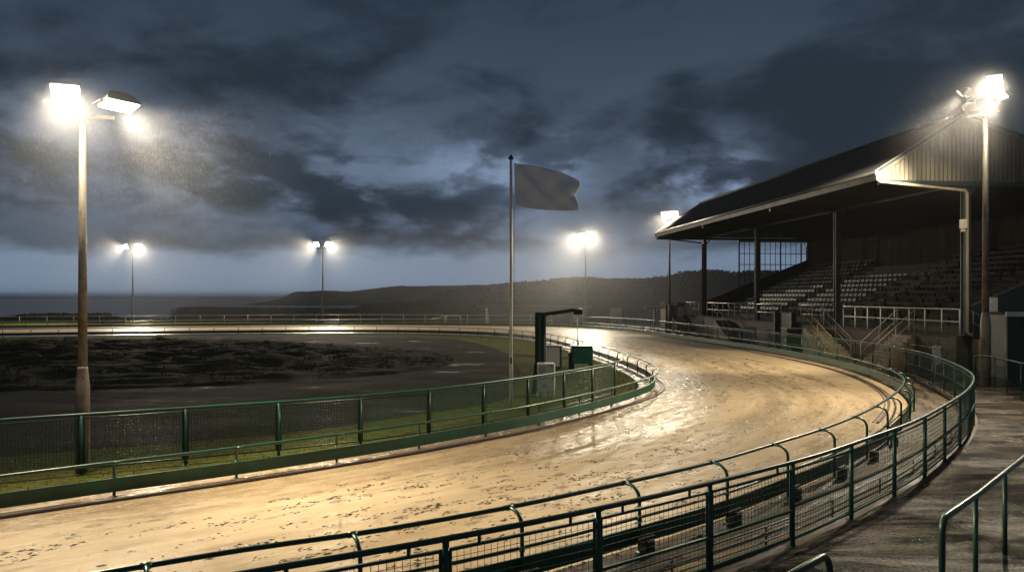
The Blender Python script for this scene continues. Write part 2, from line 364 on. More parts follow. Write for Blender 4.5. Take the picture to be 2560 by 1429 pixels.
# ------------------------------------------------------------------ mesh helpers
class MB:
    def __init__(s): s.v = []; s.f = []; s.sm = []; s.uv = None
    def add(s, vs, fs, smooth=False):
        o = len(s.v); s.v += [tuple(p) for p in vs]
        for f in fs: s.f.append(tuple(i + o for i in f)); s.sm.append(smooth)
        return o
    def box(s, x0, x1, y0, y1, z0, z1):
        s.add([(x0, y0, z0), (x1, y0, z0), (x1, y1, z0), (x0, y1, z0), (x0, y0, z1), (x1, y0, z1), (x1, y1, z1), (x0, y1, z1)],
              [(0, 3, 2, 1), (4, 5, 6, 7), (0, 1, 5, 4), (1, 2, 6, 5), (2, 3, 7, 6), (3, 0, 4, 7)])
    def bevbox(s, x0, x1, y0, y1, z0, z1, b=.02):
        # box with chamfered vertical edges and a chamfered top
        def ring(i, z): return [(x0 + i, y0 + b, z), (x0 + b, y0 + i, z), (x1 - b, y0 + i, z), (x1 - i, y0 + b, z), (x1 - i, y1 - b, z), (x1 - b, y1 - i, z), (x0 + b, y1 - i, z), (x0 + i, y1 - b, z)]
        s.loft([ring(0, z0), ring(0, z1 - b), ring(b * .8, z1)])
    def loft(s, rings, smooth=False, caps=True):
        n = len(rings[0]); o = len(s.v)
        for r in rings: s.v += [tuple(p) for p in r]
        for k in range(len(rings) - 1):
            for i in range(n):
                j = (i + 1) % n; a = o + k * n
                s.f.append((a + i, a + j, a + n + j, a + n + i)); s.sm.append(smooth)
        if caps:
            s.f.append(tuple(o + i for i in reversed(range(n)))); s.sm.append(False)
            a = o + (len(rings) - 1) * n; s.f.append(tuple(a + i for i in range(n))); s.sm.append(False)
    def tube(s, pts, r, n=8, caps=True):
        pts = [Vector(p) for p in pts]; rings = []
        rs = r if isinstance(r, (list, tuple)) else [r] * len(pts)
        ref = None
        for i, p in enumerate(pts):
            t = (pts[min(i + 1, len(pts) - 1)] - pts[max(i - 1, 0)])
            if t.length < 1e-9: t = Vector((0, 0, 1))
            t.normalize()
            if ref is None:
                ref = Vector((0, 0, 1)) if abs(t.z) < .9 else Vector((1, 0, 0))
            u = (ref - t * ref.dot(t))
            if u.length < 1e-4: u = t.orthogonal()
            u.normalize(); ref = u; w = t.cross(u)
            rings.append([p + (u * math.cos(a) + w * math.sin(a)) * rs[i] for a in (2 * math.pi * k / n for k in range(n))])
        s.loft(rings, True, caps)
    def bar(s, a, b, w, h=None):
        a = Vector(a); b = Vector(b); h = h or w
        t = (b - a).normalized(); u = t.orthogonal() if abs(t.z) > .95 else t.cross(Vector((0, 0, 1)))
        u.normalize(); v = u.cross(t)
        def ring(p): return [p + u * w / 2 + v * h / 2, p - u * w / 2 + v * h / 2, p - u * w / 2 - v * h / 2, p + u * w / 2 - v * h / 2]
        s.loft([ring(a), ring(b)])
    def ribbon(s, pts, z0, z1, thick):   # vertical board following a path of (x, y)
        pts = [Vector((p[0], p[1], 0)) for p in pts]; rings = []
        for i, p in enumerate(pts):
            t = (pts[min(i + 1, len(pts) - 1)] - pts[max(i - 1, 0)]).normalized(); n = Vector((-t.y, t.x, 0)) * thick / 2
            rings.append([p + n + Vector((0, 0, z0)), p - n + Vector((0, 0, z0)), p - n + Vector((0, 0, z1)), p + n + Vector((0, 0, z1))])
        s.loft(rings)
    def build(s, name, mat, parent=None, loc=None):
        me = bpy.data.meshes.new(name); me.from_pydata(s.v, [], s.f); me.update()
        me.polygons.foreach_set('use_smooth', s.sm)
        if s.uv is not None:
            ul = me.uv_layers.new(name='UVMap'); co = np.array(s.uv, dtype=np.float32)
            li = np.zeros(len(me.loops), dtype=np.int32); me.loops.foreach_get('vertex_index', li)
            ul.data.foreach_set('uv', co[li].ravel())
        me.materials.append(mat)
        o = bpy.data.objects.new(name, me); COL.objects.link(o)
        if parent is not None: o.parent = parent
        if loc is not None: o.location = loc
        return o
def tag(o, label, cat, group=None):
    o['label'] = label; o['category'] = cat
    if group: o['group'] = group
    return o
def struct(o, kind='structure'): o['kind'] = kind; return o
def thing(name, label, cat, loc=(0, 0, 0), rz=0, group=None):
    o = bpy.data.objects.new(name, None); COL.objects.link(o); o.location = loc; o.rotation_euler = (0, 0, rz)
    o.empty_display_size = .2
    return tag(o, label, cat, group)
def clone(o, parent, loc, rz=None):
    c = o.copy(); COL.objects.link(c); c.parent = parent; c.location = loc
    if rz is not None: c.rotation_euler = (0, 0, rz)
    for ch in o.children:
        d = ch.copy(); COL.objects.link(d); d.parent = c
    return c

# ------------------------------------------------------------------ plan curves
def smooth_path(P, sub=24):
    P = [np.array(p, float) for p in P]; P = [2 * P[0] - P[1]] + P + [2 * P[-1] - P[-2]]
    out = []
    for i in range(1, len(P) - 2):
        p0, p1, p2, p3 = P[i - 1:i + 3]
        for k in range(sub):
            t = k / sub
            out.append(.5 * ((2 * p1) + (-p0 + p2) * t + (2 * p0 - 5 * p1 + 4 * p2 - p3) * t * t + (-p0 + 3 * p1 - 3 * p2 + p3) * t ** 3))
    out.append(P[-2]); return np.array(out)
def relax(A, it):
    A = A.copy()
    for _ in range(it): A[1:-1] = .25 * A[:-2] + .5 * A[1:-1] + .25 * A[2:]
    return A
def resample(A, step=None, n=None):
    d = np.r_[0, np.cumsum(np.hypot(*np.diff(A, axis=0).T))]
    s = np.linspace(0, d[-1], n) if n else np.arange(0, d[-1], step)
    return np.c_[np.interp(s, d, A[:, 0]), np.interp(s, d, A[:, 1])]
def tangents(A):
    t = np.gradient(A, axis=0); return t / np.hypot(t[:, 0], t[:, 1])[:, None]
def offset(A, d):                                   # + = left of travel
    t = tangents(A); return A + np.c_[-t[:, 1], t[:, 0]] * d
INNER = [(-20, 2.6), (-14, 7.4), (-8.25, 11.9), (-6.9, 12.95), (-5.2, 14.2), (-2.6, 16.4), (-1.3, 17.7), (0, 19.0), (1.1, 20.4), (2.2, 21.9), (3.7, 24.2), (4.85, 26.4),
         (5.5, 28.8), (5.65, 32), (5.5, 35), (5.2, 38.5), (4.6, 43.5), (3.6, 49.5), (2.5, 55), (.9, 59.5), (-1.75, 63.4), (-5, 66), (-11.5, 68.3), (-20, 68.2), (-30, 66.2), (-40, 63.3), (-62, 56.5)]
OUTER = [(-12, 1.6), (-3.8, 7.0), (-1.74, 8.06), (0, 9.13), (1.5, 10.26), (3.05, 11.5), (4.6, 13.0), (6.1, 14.5), (7.5, 16.1), (9.1, 18.2), (11.2, 21.3), (12.9, 24.4),
         (14.2, 28), (15.2, 32.5), (15.6, 37), (15.5, 42), (14.9, 48), (13.9, 54), (12.9, 60), (11.9, 66), (10.2, 72), (7.5, 77), (3.5, 81), (-3, 84), (-12, 85.5), (-25, 85), (-40, 81), (-60, 75), (-85, 67.5)]
MESHO = [(-7, 3.4), (-2.3, 6.15), (-1.36, 6.65), (0, 7.44), (1.5, 8.45), (3.03, 9.6), (4.56, 10.85), (5.97, 12.2), (7.3, 13.5), (8.7, 15.1), (11.0, 17.9), (13.05, 20.9), (14.4, 23.6),
         (15.9, 27.5), (17.0, 31.5), (17.5, 36), (17.3, 40.5), (16.5, 46), (15.6, 50.5), (14.8, 56), (14.0, 62), (13.0, 68.5), (11.6, 74), (9.2, 78.8), (5, 83)]
MESHI = [(-14.5, 10.2), (-9.6, 13.75), (-9.0, 14.1), (-7.35, 14.95), (-5.6, 15.85), (-4.0, 16.75), (-2.5, 17.85), (-1.4, 18.9), (-.22, 20.2), (.88, 21.55), (1.9, 22.95), (2.8, 24.35), (3.6, 25.7), (4.1, 26.9)]
P_IN = relax(smooth_path(INNER), 60); P_OUT = relax(smooth_path(OUTER), 60); P_MO = relax(smooth_path(MESHO), 60); P_MI = relax(smooth_path(MESHI), 40)

def strip(A, B, cross, z, name, mat, uvscale=1.0):
    """sheet between two paired curves"""
    mb = MB(); uv = []; n = len(A)
    dl = np.r_[0, np.cumsum(np.hypot(*np.diff((A + B) / 2, axis=0).T))]
    for i in range(n):
        w = np.hypot(*(B[i] - A[i]))
        for k in range(cross + 1):
            t = k / cross; p = A[i] * (1 - t) + B[i] * t
            mb.v.append((p[0], p[1], z)); uv.append((dl[i], t * w))
    for i in range(n - 1):
        for k in range(cross):
            a = i * (cross + 1) + k; mb.f.append((a, a + 1, a + cross + 2, a + cross + 1)); mb.sm.append(False)
    mb.uv = uv
    o = mb.build(name, mat)
    # faces should look up
    me = o.data
    if me.polygons[0].normal.z < 0: me.flip_normals()
    return o
def pair(A, B):
    """for each sample of A a monotone partner on B"""
    Bd = resample(B, .05); idx = []; last = 0
    for p in A:
        d = np.hypot(*(Bd - p).T); j = int(np.argmin(d)); last = max(last, j); idx.append(last)
    idx = np.array(idx, float)
    for _ in range(40): idx[1:-1] = .25 * idx[:-2] + .5 * idx[1:-1] + .25 * idx[2:]
    return np.c_[np.interp(idx, np.arange(len(Bd)), Bd[:, 0]), np.interp(idx, np.arange(len(Bd)), Bd[:, 1])]

# ------------------------------------------------------------------ setting: land, sea, track
def noise2(x, y, seed=0, oct=4, base=1.0):
    r = np.random.RandomState(seed); out = 0; amp = 1; f = base
    for _ in range(oct):
        for _k in range(5):
            a = r.rand() * 6.283; ph = r.rand() * 6.283; ff = f * (.7 + .6 * r.rand())
            out = out + amp * np.sin((x * math.cos(a) + y * math.sin(a)) * ff + ph) / 5
        amp *= .55; f *= 2.1
    return out
def sstep(a, b, x):
    t = np.clip((x - a) / (b - a), 0, 1); return t * t * (3 - 2 * t)
def grid_obj(X, Y, Z, name, mat, smooth=True):
    mb = MB(); r, c = X.shape
    mb.v = list(zip(X.ravel().tolist(), Y.ravel().tolist(), Z.ravel().tolist()))
    for i in range(r - 1):
        for j in range(c - 1):
            a = i * c + j; mb.f.append((a, a + 1, a + c + 1, a + c)); mb.sm.append(smooth)
    o = mb.build(name, mat)
    if o.data.polygons[len(o.data.polygons) // 2].normal.z < 0: o.data.flip_normals()
    return o
ys = np.r_[np.linspace(-60, 0, 5), np.linspace(8, 92, 22), np.linspace(95, 185, 46), np.linspace(200, 420, 10)]
xs = np.linspace(-640, 520, 146)
GX, GY = np.meshgrid(xs, ys)
pxa = 1280 + FPX * GX / np.maximum(GY, 30)
drop = sstep(104, 135, GY + 4 * noise2(GX, GY, 3, 3, .06)) * (1 - sstep(860, 1010, pxa))
GZ = -9.0 * drop + np.where(GY > 97, .12 * noise2(GX, GY, 5, 3, .25), 0) * sstep(97, 110, GY)
struct(grid_obj(GX, GY, GZ, 'ground', M_GROUND))
mb = MB(); mb.add([(-9000, 90, -6), (9000, 90, -6), (9000, 9000, -6), (-9000, 9000, -6)], [(0, 1, 2, 3)])
struct(mb.build('sea', M_SEA))

A = resample(offset(P_IN, .55), n=420); B = pair(A, offset(P_OUT, -.12))
struct(strip(A, B, 12, .012, 'track', M_TRACK))
A2 = resample(offset(P_OUT, -.12), n=360); B2 = pair(A2, offset(resample(np.vstack([P_MO, [(-3, 86.2), (-12, 88), (-25, 87.8), (-40, 84), (-60, 78)]]), .4), -.1))
struct(strip(A2, B2, 3, .008, 'verge', M_VERGE))
PMO_r = resample(P_MO, n=160)
struct(strip(offset(PMO_r, -.1), offset(PMO_r, -16), 2, .006, 'pavement', M_PAVE))

tar = smooth_path([(-60, 52), (-40, 58), (-26, 62.3), (-13, 63.4), (-6.1, 61), (-3.2, 55.8), (-1.26, 49.4), (-.2, 43.5), (.2, 38), (.36, 33.7), (.1, 29), (-.27, 24.9), (-1.74, 22.8), (-3, 21.6), (-5, 19.4), (-6.6, 18.3), (-12, 15.6), (-22, 10)], 10)
mb = MB()
for p in tar: mb.v.append((p[0], p[1], .006))
mb.f.append(tuple(range(len(mb.v)))); mb.sm.append(False)
o = mb.build('infield_road', M_TARMAC)
if o.data.polygons[0].normal.z < 0: o.data.flip_normals()
struct(o)
# paved spur from the road towards the cabinets
mb = MB(); mb.add([(-.4, 42.6, .010), (3.6, 40.2, .010), (3.9, 41.8, .010), (-.2, 44.6, .010)], [(0, 1, 2, 3)]); struct(mb.build('path', M_TARMAC))

# heathery mound inside the track
mx, my = np.meshgrid(np.linspace(-52, -2.5, 170), np.linspace(27, 60, 120))
e = ((mx + 31) / 27.0) ** 2 + ((my - 41.0 + .10 * (mx + 25)) / 14.5) ** 2
mz = np.clip(1.08 - e, 0, 1) ** .5 * (.46 + .30 * noise2(mx, my, 11, 4, .55) + .24 * noise2(mx, my, 12, 3, 2.0)) - .03
struct(grid_obj(mx, my, mz, 'mound', M_HEATH))
def blades(n, fn, hmin, hmax, w, name, mat):
    mb = MB()
    for _ in range(n):
        p = fn()
        if p is None: continue
        x, y, z = p; h = random.uniform(hmin, hmax); a = random.uniform(0, 6.283); l = random.uniform(-.5, .5) * h
        dx, dy = math.cos(a) * w, math.sin(a) * w
        mb.add([(x - dx, y - dy, z), (x + dx, y + dy, z), (x + l * math.sin(a) + .3 * h, y + l * math.cos(a), z + h)], [(0, 1, 2)])
    return struct(mb.build(name, mat), 'stuff')
def mound_pt():
    i = random.randrange(mx.shape[0]); j = random.randrange(mx.shape[1])
    if mz[i, j] < .06: return None
    return mx[i, j] + random.uniform(-.2, .2), my[i, j] + random.uniform(-.2, .2), mz[i, j] - .03
blades(26000, mound_pt, .025, .10, .016, 'heather', M_HEATH)
def tussocks(n):
    mb = MB()
    for _ in range(n):
        i = random.randrange(mx.shape[0]); j = random.randrange(mx.shape[1])
        if mz[i, j] < .03: continue
        cx, cy, cz = mx[i, j], my[i, j], mz[i, j] - .05; rr = random.uniform(.12, .40); hh = random.uniform(.12, .38)
        for _k in range(26):
            a = random.uniform(0, 6.283); r = rr * random.random() ** .5; x, y = cx + r * math.cos(a), cy + r * math.sin(a); w = .014; h = hh * random.uniform(.5, 1.1) * (1.1 - r / rr * .6)
            q = random.uniform(0, 6.283); mb.add([(x - w * math.cos(q), y - w * math.sin(q), cz), (x + w * math.cos(q), y + w * math.sin(q), cz), (x + math.cos(a) * h * .7, y + math.sin(a) * h * .7, cz + h)], [(0, 1, 2)])
    return struct(mb.build('tussocks', M_HEATH), 'stuff')
tussocks(2400)
P_MId = resample(P_MI, .1); P_INd = resample(P_IN, .1)
def verge_pt():
    i = random.randrange(len(P_INd)); d = abs(random.gauss(0, 1.8)) + .7
    t = tangents(P_INd[max(0, i - 1):i + 2])[0]; p = P_INd[i] + np.array((-t[1], t[0])) * d
    if p[0] < -40: return None
    return p[0], p[1], 0
blades(15000, verge_pt, .025, .075, .012, 'grass', M_GRASSB)

# wet clods and scuffs kicked up by paws along the racing line
M_CLOD = painted('wet_clod', (.060, .038, .018), (.035, .022, .011), .5, 8)
def clods():
    mb = MB(); A_ = resample(offset(P_IN, 0), .25); n = len(A_); tg = tangents(A_)
    def lump(x, y, r, a):
        h = r * random.uniform(.25, .6); k = 6; ca, sa = math.cos(a), math.sin(a); ring = []
        for i in range(k):
            an = 6.283 * i / k; rr = r * random.uniform(.6, 1.2); px_, py_ = rr * 1.8 * math.cos(an), rr * .75 * math.sin(an)
            ring.append((x + px_ * ca - py_ * sa, y + px_ * sa + py_ * ca, .011))
        o = mb.add(ring + [(x + random.uniform(-.3, .3) * r, y + random.uniform(-.3, .3) * r, .011 + h)], [(i, (i + 1) % k, k) for i in range(k)])
    runs = []
    for _ in range(300):
        i0 = random.randrange(20, int(n * .60)); v0 = random.choice([2.2, 2.9, 3.4, 3.9, 4.4, 4.9, 5.4, 5.9, 6.4, 7.0, 7.6]) + random.gauss(0, .25)
        for st in range(random.randint(8, 24)): runs.append((i0 + st * random.choice([3, 3, 4, 5]), v0 + random.gauss(0, .16)))
    for (i, v) in runs:
        if i >= n - 2 or random.random() < .25: continue
        t = tg[i]; p = A_[i] + np.array((t[1], -t[0])) * v; a = math.atan2(t[1], t[0]); big = random.random() < .22
        m = random.randint(8, 18) if big else random.randint(2, 7); sp = .20 if big else .10
        for _k in range(m):
            du, dv = random.gauss(0, sp), random.gauss(0, sp * .35)
            lump(p[0] + t[0] * du - t[1] * dv, p[1] + t[1] * du + t[0] * dv, random.choice([.012, .018, .026, .038 if big else .024]), a + random.gauss(0, .3))
    struct(mb.build('sand_clods', M_CLOD), 'stuff')
clods()
# ------------------------------------------------------------------ hills and coast
def ridge(profile, R0, name, mat, front=60, back=120, zfoot=-.3, seed=1, rough=1.0, step=4):
    """real hill: foot nearer the camera, crest at distance R0(px), falling away behind"""
    px = np.array([p[0] for p in profile]); py = np.array([p[1] for p in profile])
    q = np.arange(px[0], px[-1], step); yy = np.interp(q, px, py)
    k = np.r_[np.linspace(-1, 0, 16), np.linspace(.12, 1, 7)]
    Q, K = np.meshgrid(q, k); YY = np.meshgrid(yy, k)[0]
    Rr = R0(Q) if callable(R0) else R0 + 0 * Q
    D = Rr + np.where(K < 0, K * front, K * back)
    zc = H_EYE + (738 - YY) / FPX * Rr
    prof = np.where(K < 0, sstep(-1, 0, K) ** .8, 1 - .9 * sstep(0, 1, K))
    Xw = (Q - 1280) / FPX * D
    nz = rough * (noise2(Xw, D, seed, 4, .12) * .7 + noise2(Xw, D, seed + 9, 3, .5) * .35) * np.where(K < -.95, 0, 1)
    Z = zfoot + (zc - zfoot) * prof + nz * np.where(K < 0, sstep(-1, -.6, K), 1)
    return struct(grid_obj(Xw, D, Z, name, mat)), Xw, D, Z
head = [(600, 763), (622, 761.5), (660, 756), (698, 746), (715, 740), (728, 732), (742, 728), (805, 726), (873, 728), (923, 722.5), (955, 718), (1010, 715.6), (1106, 714), (1147, 712.3), (1270, 711.5), (1400, 709), (1500, 707), (1700, 708)]
ridge(head, 760, 'headland', M_HEAD, 80, 300, -6.5, 2, 1.3, 4)
hill = [(900, 772), (923, 767), (969, 765), (1030, 760), (1092, 752), (1111, 736), (1133, 731), (1171, 729), (1182, 722), (1229, 718), (1284, 711), (1327, 709), (1374, 707), (1390, 702), (1445, 698), (1488, 698), (1503, 701), (1597, 702), (1680, 695), (1707, 684), (1793, 681), (1821, 685), (1836, 693), (1844, 684), (1900, 682), (2100, 676), (2400, 660), (2700, 650)]
_, HX, HD, HZ = ridge(hill, lambda q: 235 + 0 * q, 'hills', M_SCRUB, 95, 150, -.4, 21, .45, 3)
low = [(430, 800), (440, 780), (452, 772), (500, 770), (560, 771.5), (640, 772), (760, 773), (860, 774), (960, 772), (1060, 772), (1160, 776), (1250, 780)]
_, LX, LD, LZ = ridge(low, 140, 'scrub_bank', M_BUSH, 22, 30, -.6, 31, .10, 2)
leftb = [(-120, 799), (0, 797), (30, 793), (60, 788), (140, 786), (190, 787), (240, 786), (278, 785), (284, 795), (330, 799), (430, 800)]
_, EX, ED, EZ = ridge(leftb, 116, 'shore_bank', M_BUSH, 10, 25, -1.0, 41, .06, 2)
def leaves(n, X, D, Z, rows, size, name, mat):
    mb = MB(); r, c = X.shape
    for _ in range(n):
        i = random.choice(rows); j = random.randrange(c)
        p = Vector((X[i, j], D[i, j], Z[i, j])) + Vector((random.gauss(0, 1.2), random.gauss(0, 1.5), random.uniform(-.2, .6))) * size * 2
        u = Vector((random.gauss(0, 1), random.gauss(0, 1), random.gauss(0, 1))).normalized(); v = u.orthogonal().normalized(); w = size * random.uniform(.4, 1.1)
        mb.add([p - u * w, p + v * w * .6, p + u * w, p - v * w * .6], [(0, 1, 2, 3)])
    return struct(mb.build(name, mat), 'stuff')
leaves(16000, HX, HD, HZ, [6, 7, 8, 9, 10, 11, 12, 13, 13, 14, 14, 15, 15, 15, 16], .55, 'hill_scrub', M_SCRUB)
leaves(7000, LX, LD, LZ, [6, 8, 10, 12, 13, 14, 15, 15, 15], .20, 'bank_scrub', M_BUSH)
leaves(2500, EX, ED, EZ, [8, 10, 12, 13, 14, 15, 15], .20, 'shore_scrub', M_BUSH)
# beach and surf in the bay
def sheet(pts, z, name, mat):
    mb = MB(); mb.add([(x, y, z) for x, y in pts], [tuple(range(len(pts)))]); o = mb.build(name, mat)
    if o.data.polygons[0].normal.z < 0: o.data.flip_normals()
    return struct(o)
def sea_pt(px, py, z=-6): d = (H_EYE - z) * FPX / (py - 738); return ((px - 1280) / FPX * d, d)
sheet([sea_pt(*p) for p in ((650, 764.5), (720, 765), (830, 764.5), (930, 763.5), (935, 766), (850, 767.5), (740, 768), (660, 766.5))], -5.9, 'beach', M_BEACH)
surf = MB()
for (px, py, w) in ((632, 758.8, 22), (655, 761.5, 10), (620, 761, 14), (606, 759.5, 9), (700, 765.6, 30), (790, 765.9, 34)):
    a = sea_pt(px - w, py); b = sea_pt(px + w, py); n = 10
    top = [(a[0] + (b[0] - a[0]) * k / n, a[1] + random.uniform(0, 14) * math.sin(math.pi * k / n), -5.82) for k in range(n + 1)]
    bot = [(p[0], p[1] - 12 * math.sin(math.pi * k / n) - .5, -5.82) for k, p in enumerate(top)]
    surf.add(top + bot, [(k, k + 1, n + 2 + k, n + 1 + k) for k in range(n)])
struct(surf.build('surf', M_FOAM), 'stuff')

# ------------------------------------------------------------------ track rails
def hooked_post_mesh(H, arm, r=.026, side=1):
    mb = MB(); rad = min(.2, arm)
    pts = [(0, 0, 0), (0, 0, H - rad)]
    for k in range(1, 7):
        a = math.pi / 2 * k / 6; pts.append((0, side * (rad - rad * math.cos(a)), H - rad + rad * math.sin(a)))
    if arm > rad: pts.append((0, side * arm, H))
    mb.tube(pts, r, 8); mb.tube([(-.05, side * arm, H), (.05, side * arm, H)], .040, 8); mb.tube([(0, 0, .48), (0, 0, .56)], r * 1.35, 8); mb.bevbox(-.05, .05, -.05, .05, .0, .03, .01); return mb
def rail_run(name, label, P, side, Hfun, arm, spacing, board, low_rail, mats, block_upto=None, group=None):
    """P = post line; side=+1 when the track lies left of travel"""
    pts = resample(P, spacing); tg = tangents(pts); root0 = (pts[0][0], pts[0][1], 0)
    t = thing(name, label, 'track rail', root0, 0, group)
    off = Vector((-root0[0], -root0[1], 0))
    fine = resample(P, .5); rl = offset(fine, side * arm)
    hs = [Hfun(p) for p in rl]
    mb = MB(); mb.tube([(p[0], p[1], h) for p, h in zip(rl, hs)], .030, 8); mb.build('top_rail', mats[0], t, off)
    if low_rail:
        mb = MB(); lo = offset(fine, side * .03); mb.tube([(p[0], p[1], h * low_rail) for p, h in zip(lo, hs)], .022, 8); mb.build('lower_rail', mats[0], t, off)
    if board:
        mb = MB(); mb.ribbon(offset(fine, side * .055), board[0], board[1], .03); mb.build('kick_board', mats[1], t, off)
    pm = hooked_post_mesh(1.0, arm, side=side)
    proto = None
    for i, (p, g) in enumerate(zip(pts, tg)):
        rz = math.atan2(g[1], g[0]); loc = (p[0] - root0[0], p[1] - root0[1], 0); h = Hfun(p)
        if proto is None:
            proto = pm.build('post', mats[0], t, loc); o = proto; o.rotation_euler = (0, 0, rz)
        else:
            o = proto.copy(); COL.objects.link(o); o.parent = t; o.location = loc; o.rotation_euler = (0, 0, rz)
        o.scale = (1, 1, h)
        if block_upto and i < block_upto:
            if block_upto and not hasattr(rail_run, 'blk_' + name):
                bm = MB(); bm.bevbox(-.08, .08, -.08, .08, 0, .22, .02); bm.box(-.15, .15, -.025, .025, .22, .25)
                b = bm.build('foot_block', M_BLACK, o); setattr(rail_run, 'blk_' + name, b)
            else:
                b = getattr(rail_run, 'blk_' + name).copy(); COL.objects.link(b); b.parent = o
            b.location = (0, -side * .14, 0); b.scale = (1, 1, 1 / h)
    return t
rail_run('inner_rail', 'low green hooked rail with deep kick board curving round the infield', P_IN, -1, lambda p: .63, .2, 2.08, (.09, .33), None, (M_GREEN, M_GREENB))
def outH(p): return float(np.interp(p[1], [0, 16, 22, 32, 90], [.90, .89, .84, .67, .64]))
rail_run('outer_rail', 'dark green arched rail along the outside edge of the sand track', offset(P_OUT, -.28), 1, outH, .28, 2.02, (.10, .34), .52, (M_GREEN, M_GREENB), 14)

M_STRIP = painted('brown_strip', (.05, .022, .016), (.03, .016, .012), .5, 3)
def low_strip(label, P):
    mb = MB(); mb.ribbon(P, .012, .05, .07); mb.ribbon(offset(P, .12), .012, .035, .03)  # two low dark brown ribbons laid along the path
    tag(mb.build('ground_strip', M_STRIP), label, 'rail')
low_strip('dark ground strip at the foot of the inner kick board', resample(offset(P_IN[30:330], -.42), .5))
low_strip('dark ground strip inside the curve of the outer rail', resample(offset(P_OUT[230:420], .42), .5))
# ------------------------------------------------------------------ mesh fences
def mesh_panel(L, z0, z1, framed, pitch=.075, wire=.0045, mid=None, stubs=None):
    fr = MB(); g = .05 if framed else 0.0; x0, x1 = g, L - g
    fr.bar((x0, 0, z0), (x1, 0, z0), .03); fr.bar((x0, 0, z1), (x1, 0, z1), .03)
    if framed:
        fr.bar((x0, 0, z0 - .015), (x0, 0, z1 + .015), .03); fr.bar((x1, 0, z0 - .015), (x1, 0, z1 + .015), .03)
    if mid: fr.bar((x0, -.022, mid), (x1, -.022, mid), .034)
    if stubs:
        for f in (.2, .8): fr.bar((L * f, 0, z1), (L * f, 0, stubs), .03)
    wm = MB(); n = max(2, int((x1 - x0) / pitch)); m = max(2, int((z1 - z0) / pitch))
    for i in range(1, n): x = x0 + (x1 - x0) * i / n; wm.bar((x, .004, z0), (x, .004, z1), wire)
    for i in range(1, m): z = z0 + (z1 - z0) * i / m; wm.bar((x0, -.004, z), (x1, -.004, z), wire)
    return fr, wm
def mesh_fence(name, label, P, spacing, H, framed_upto, mats=(M_GREEN, M_GREEN, M_WIRE), cat='fence', gap=.11, mid=.52, wire=.0045, pitch=.075):
    pts = resample(P, spacing); root0 = (pts[0][0], pts[0][1], 0)
    t = thing(name, label, cat, root0); off = Vector((-root0[0], -root0[1], 0))
    fine = resample(P, .45)
    mb = MB(); mb.tube([(p[0], p[1], H) for p in fine], .032, 8); mb.build('top_rail', mats[0], t, off)
    pb = MB(); pb.tube([(0, 0, 0), (0, 0, H - .02)], .036, 8); pb.box(-.07, .07, -.07, .07, 0, .015)
    protoP = None; protos = {}
    for i, p in enumerate(pts):
        loc = (p[0] - root0[0], p[1] - root0[1], 0)
        if protoP is None: protoP = pb.build('post', mats[1], t, loc)
        else: clone(protoP, t, loc)
        if i + 1 < len(pts):
            q = pts[i + 1]; L = float(np.hypot(*(q - p))); rz = math.atan2(q[1] - p[1], q[0] - p[0])
            kind = 'a' if i < framed_upto else 'b'
            if kind not in protos:
                if kind == 'a': fr, wm = mesh_panel(L, .14, H - gap, True, mid=mid, stubs=(H - .02) if gap > .08 else None, wire=wire, pitch=pitch)
                else: fr, wm = mesh_panel(L, .12, H - .10, False, mid=.58)
                f = fr.build('mesh_panel', mats[1], t, loc); wm.build('wire_mesh', mats[2], f); f.rotation_euler = (0, 0, rz); protos[kind] = (f, L)
            else:
                f = clone(protos[kind][0], t, loc, rz); f.scale = (L / protos[kind][1], 1, 1)
    return t
mesh_fence('mesh_fence', 'dark green wire mesh fence along the near edge of the wet pavement', P_MO[15:], 1.86, 1.18, 5)
hp = resample(offset(P_MO[20:330], .16), .5)
for k_ in range(1):
    hb_ = MB()  # dark tubes standing in for the low channel at the fence foot
    for (d_, z_) in ((0, .05), (.05, .10), (.10, .15), (.06, .20), (.14, .25)): hb_.tube([(p[0], p[1], z_) for p in offset(hp, d_)], .014, 6)
    for q_, t_ in zip(hp[::4], tangents(hp)[::4]): hb_.bar((q_[0] - t_[1] * .08, q_[1] + t_[0] * .08, 0), (q_[0] - t_[1] * .08, q_[1] + t_[0] * .08, .28), .025)
    tag(hb_.build('base_tubes', M_BLACK), 'black tubes on brackets along the foot of the near mesh fence', 'tubes')
mi = mesh_fence('mesh_fence', 'green wire mesh fence on the grass behind the inner rail', P_MI, 1.86, 1.18, 99, (M_GREEN, M_GREEN, M_WIREI), gap=.075, mid=None, wire=.0065, pitch=.06)
# back fence beyond the far straight: two rails on posts
def rail_fence(name, label, P, spacing, H, rails, mat, r=.022, cat='railing', bend_end=False):
    pts = resample(P, spacing); root0 = (pts[0][0], pts[0][1], 0)
    t = thing(name, label, cat, root0); off = Vector((-root0[0], -root0[1], 0))
    fine = resample(P, .4)
    for k, z in enumerate(rails):
        mb = MB(); mb.tube([(p[0], p[1], z) for p in fine], r, 8); mb.build('top_rail' if k == 0 else 'mid_rail', mat, t, off)
    pb = MB(); pb.tube([(0, 0, 0), (0, 0, rails[0] - .01)], r, 8); proto = None
    for p in pts:
        loc = (p[0] - root0[0], p[1] - root0[1], 0)
        if proto is None: proto = pb.build('post', mat, t, loc)
        else: clone(proto, t, loc)
    return t
rail_fence('back_fence', 'two rail galvanised fence behind the far straight towards the sea', relax(smooth_path([(4.5, 83.4), (-3, 86.4), (-12, 88.2), (-25, 88), (-40, 84.3), (-60, 78.5), (-80, 73)]), 20), 2.6, 1.2, (1.2, .66), M_RAIL)

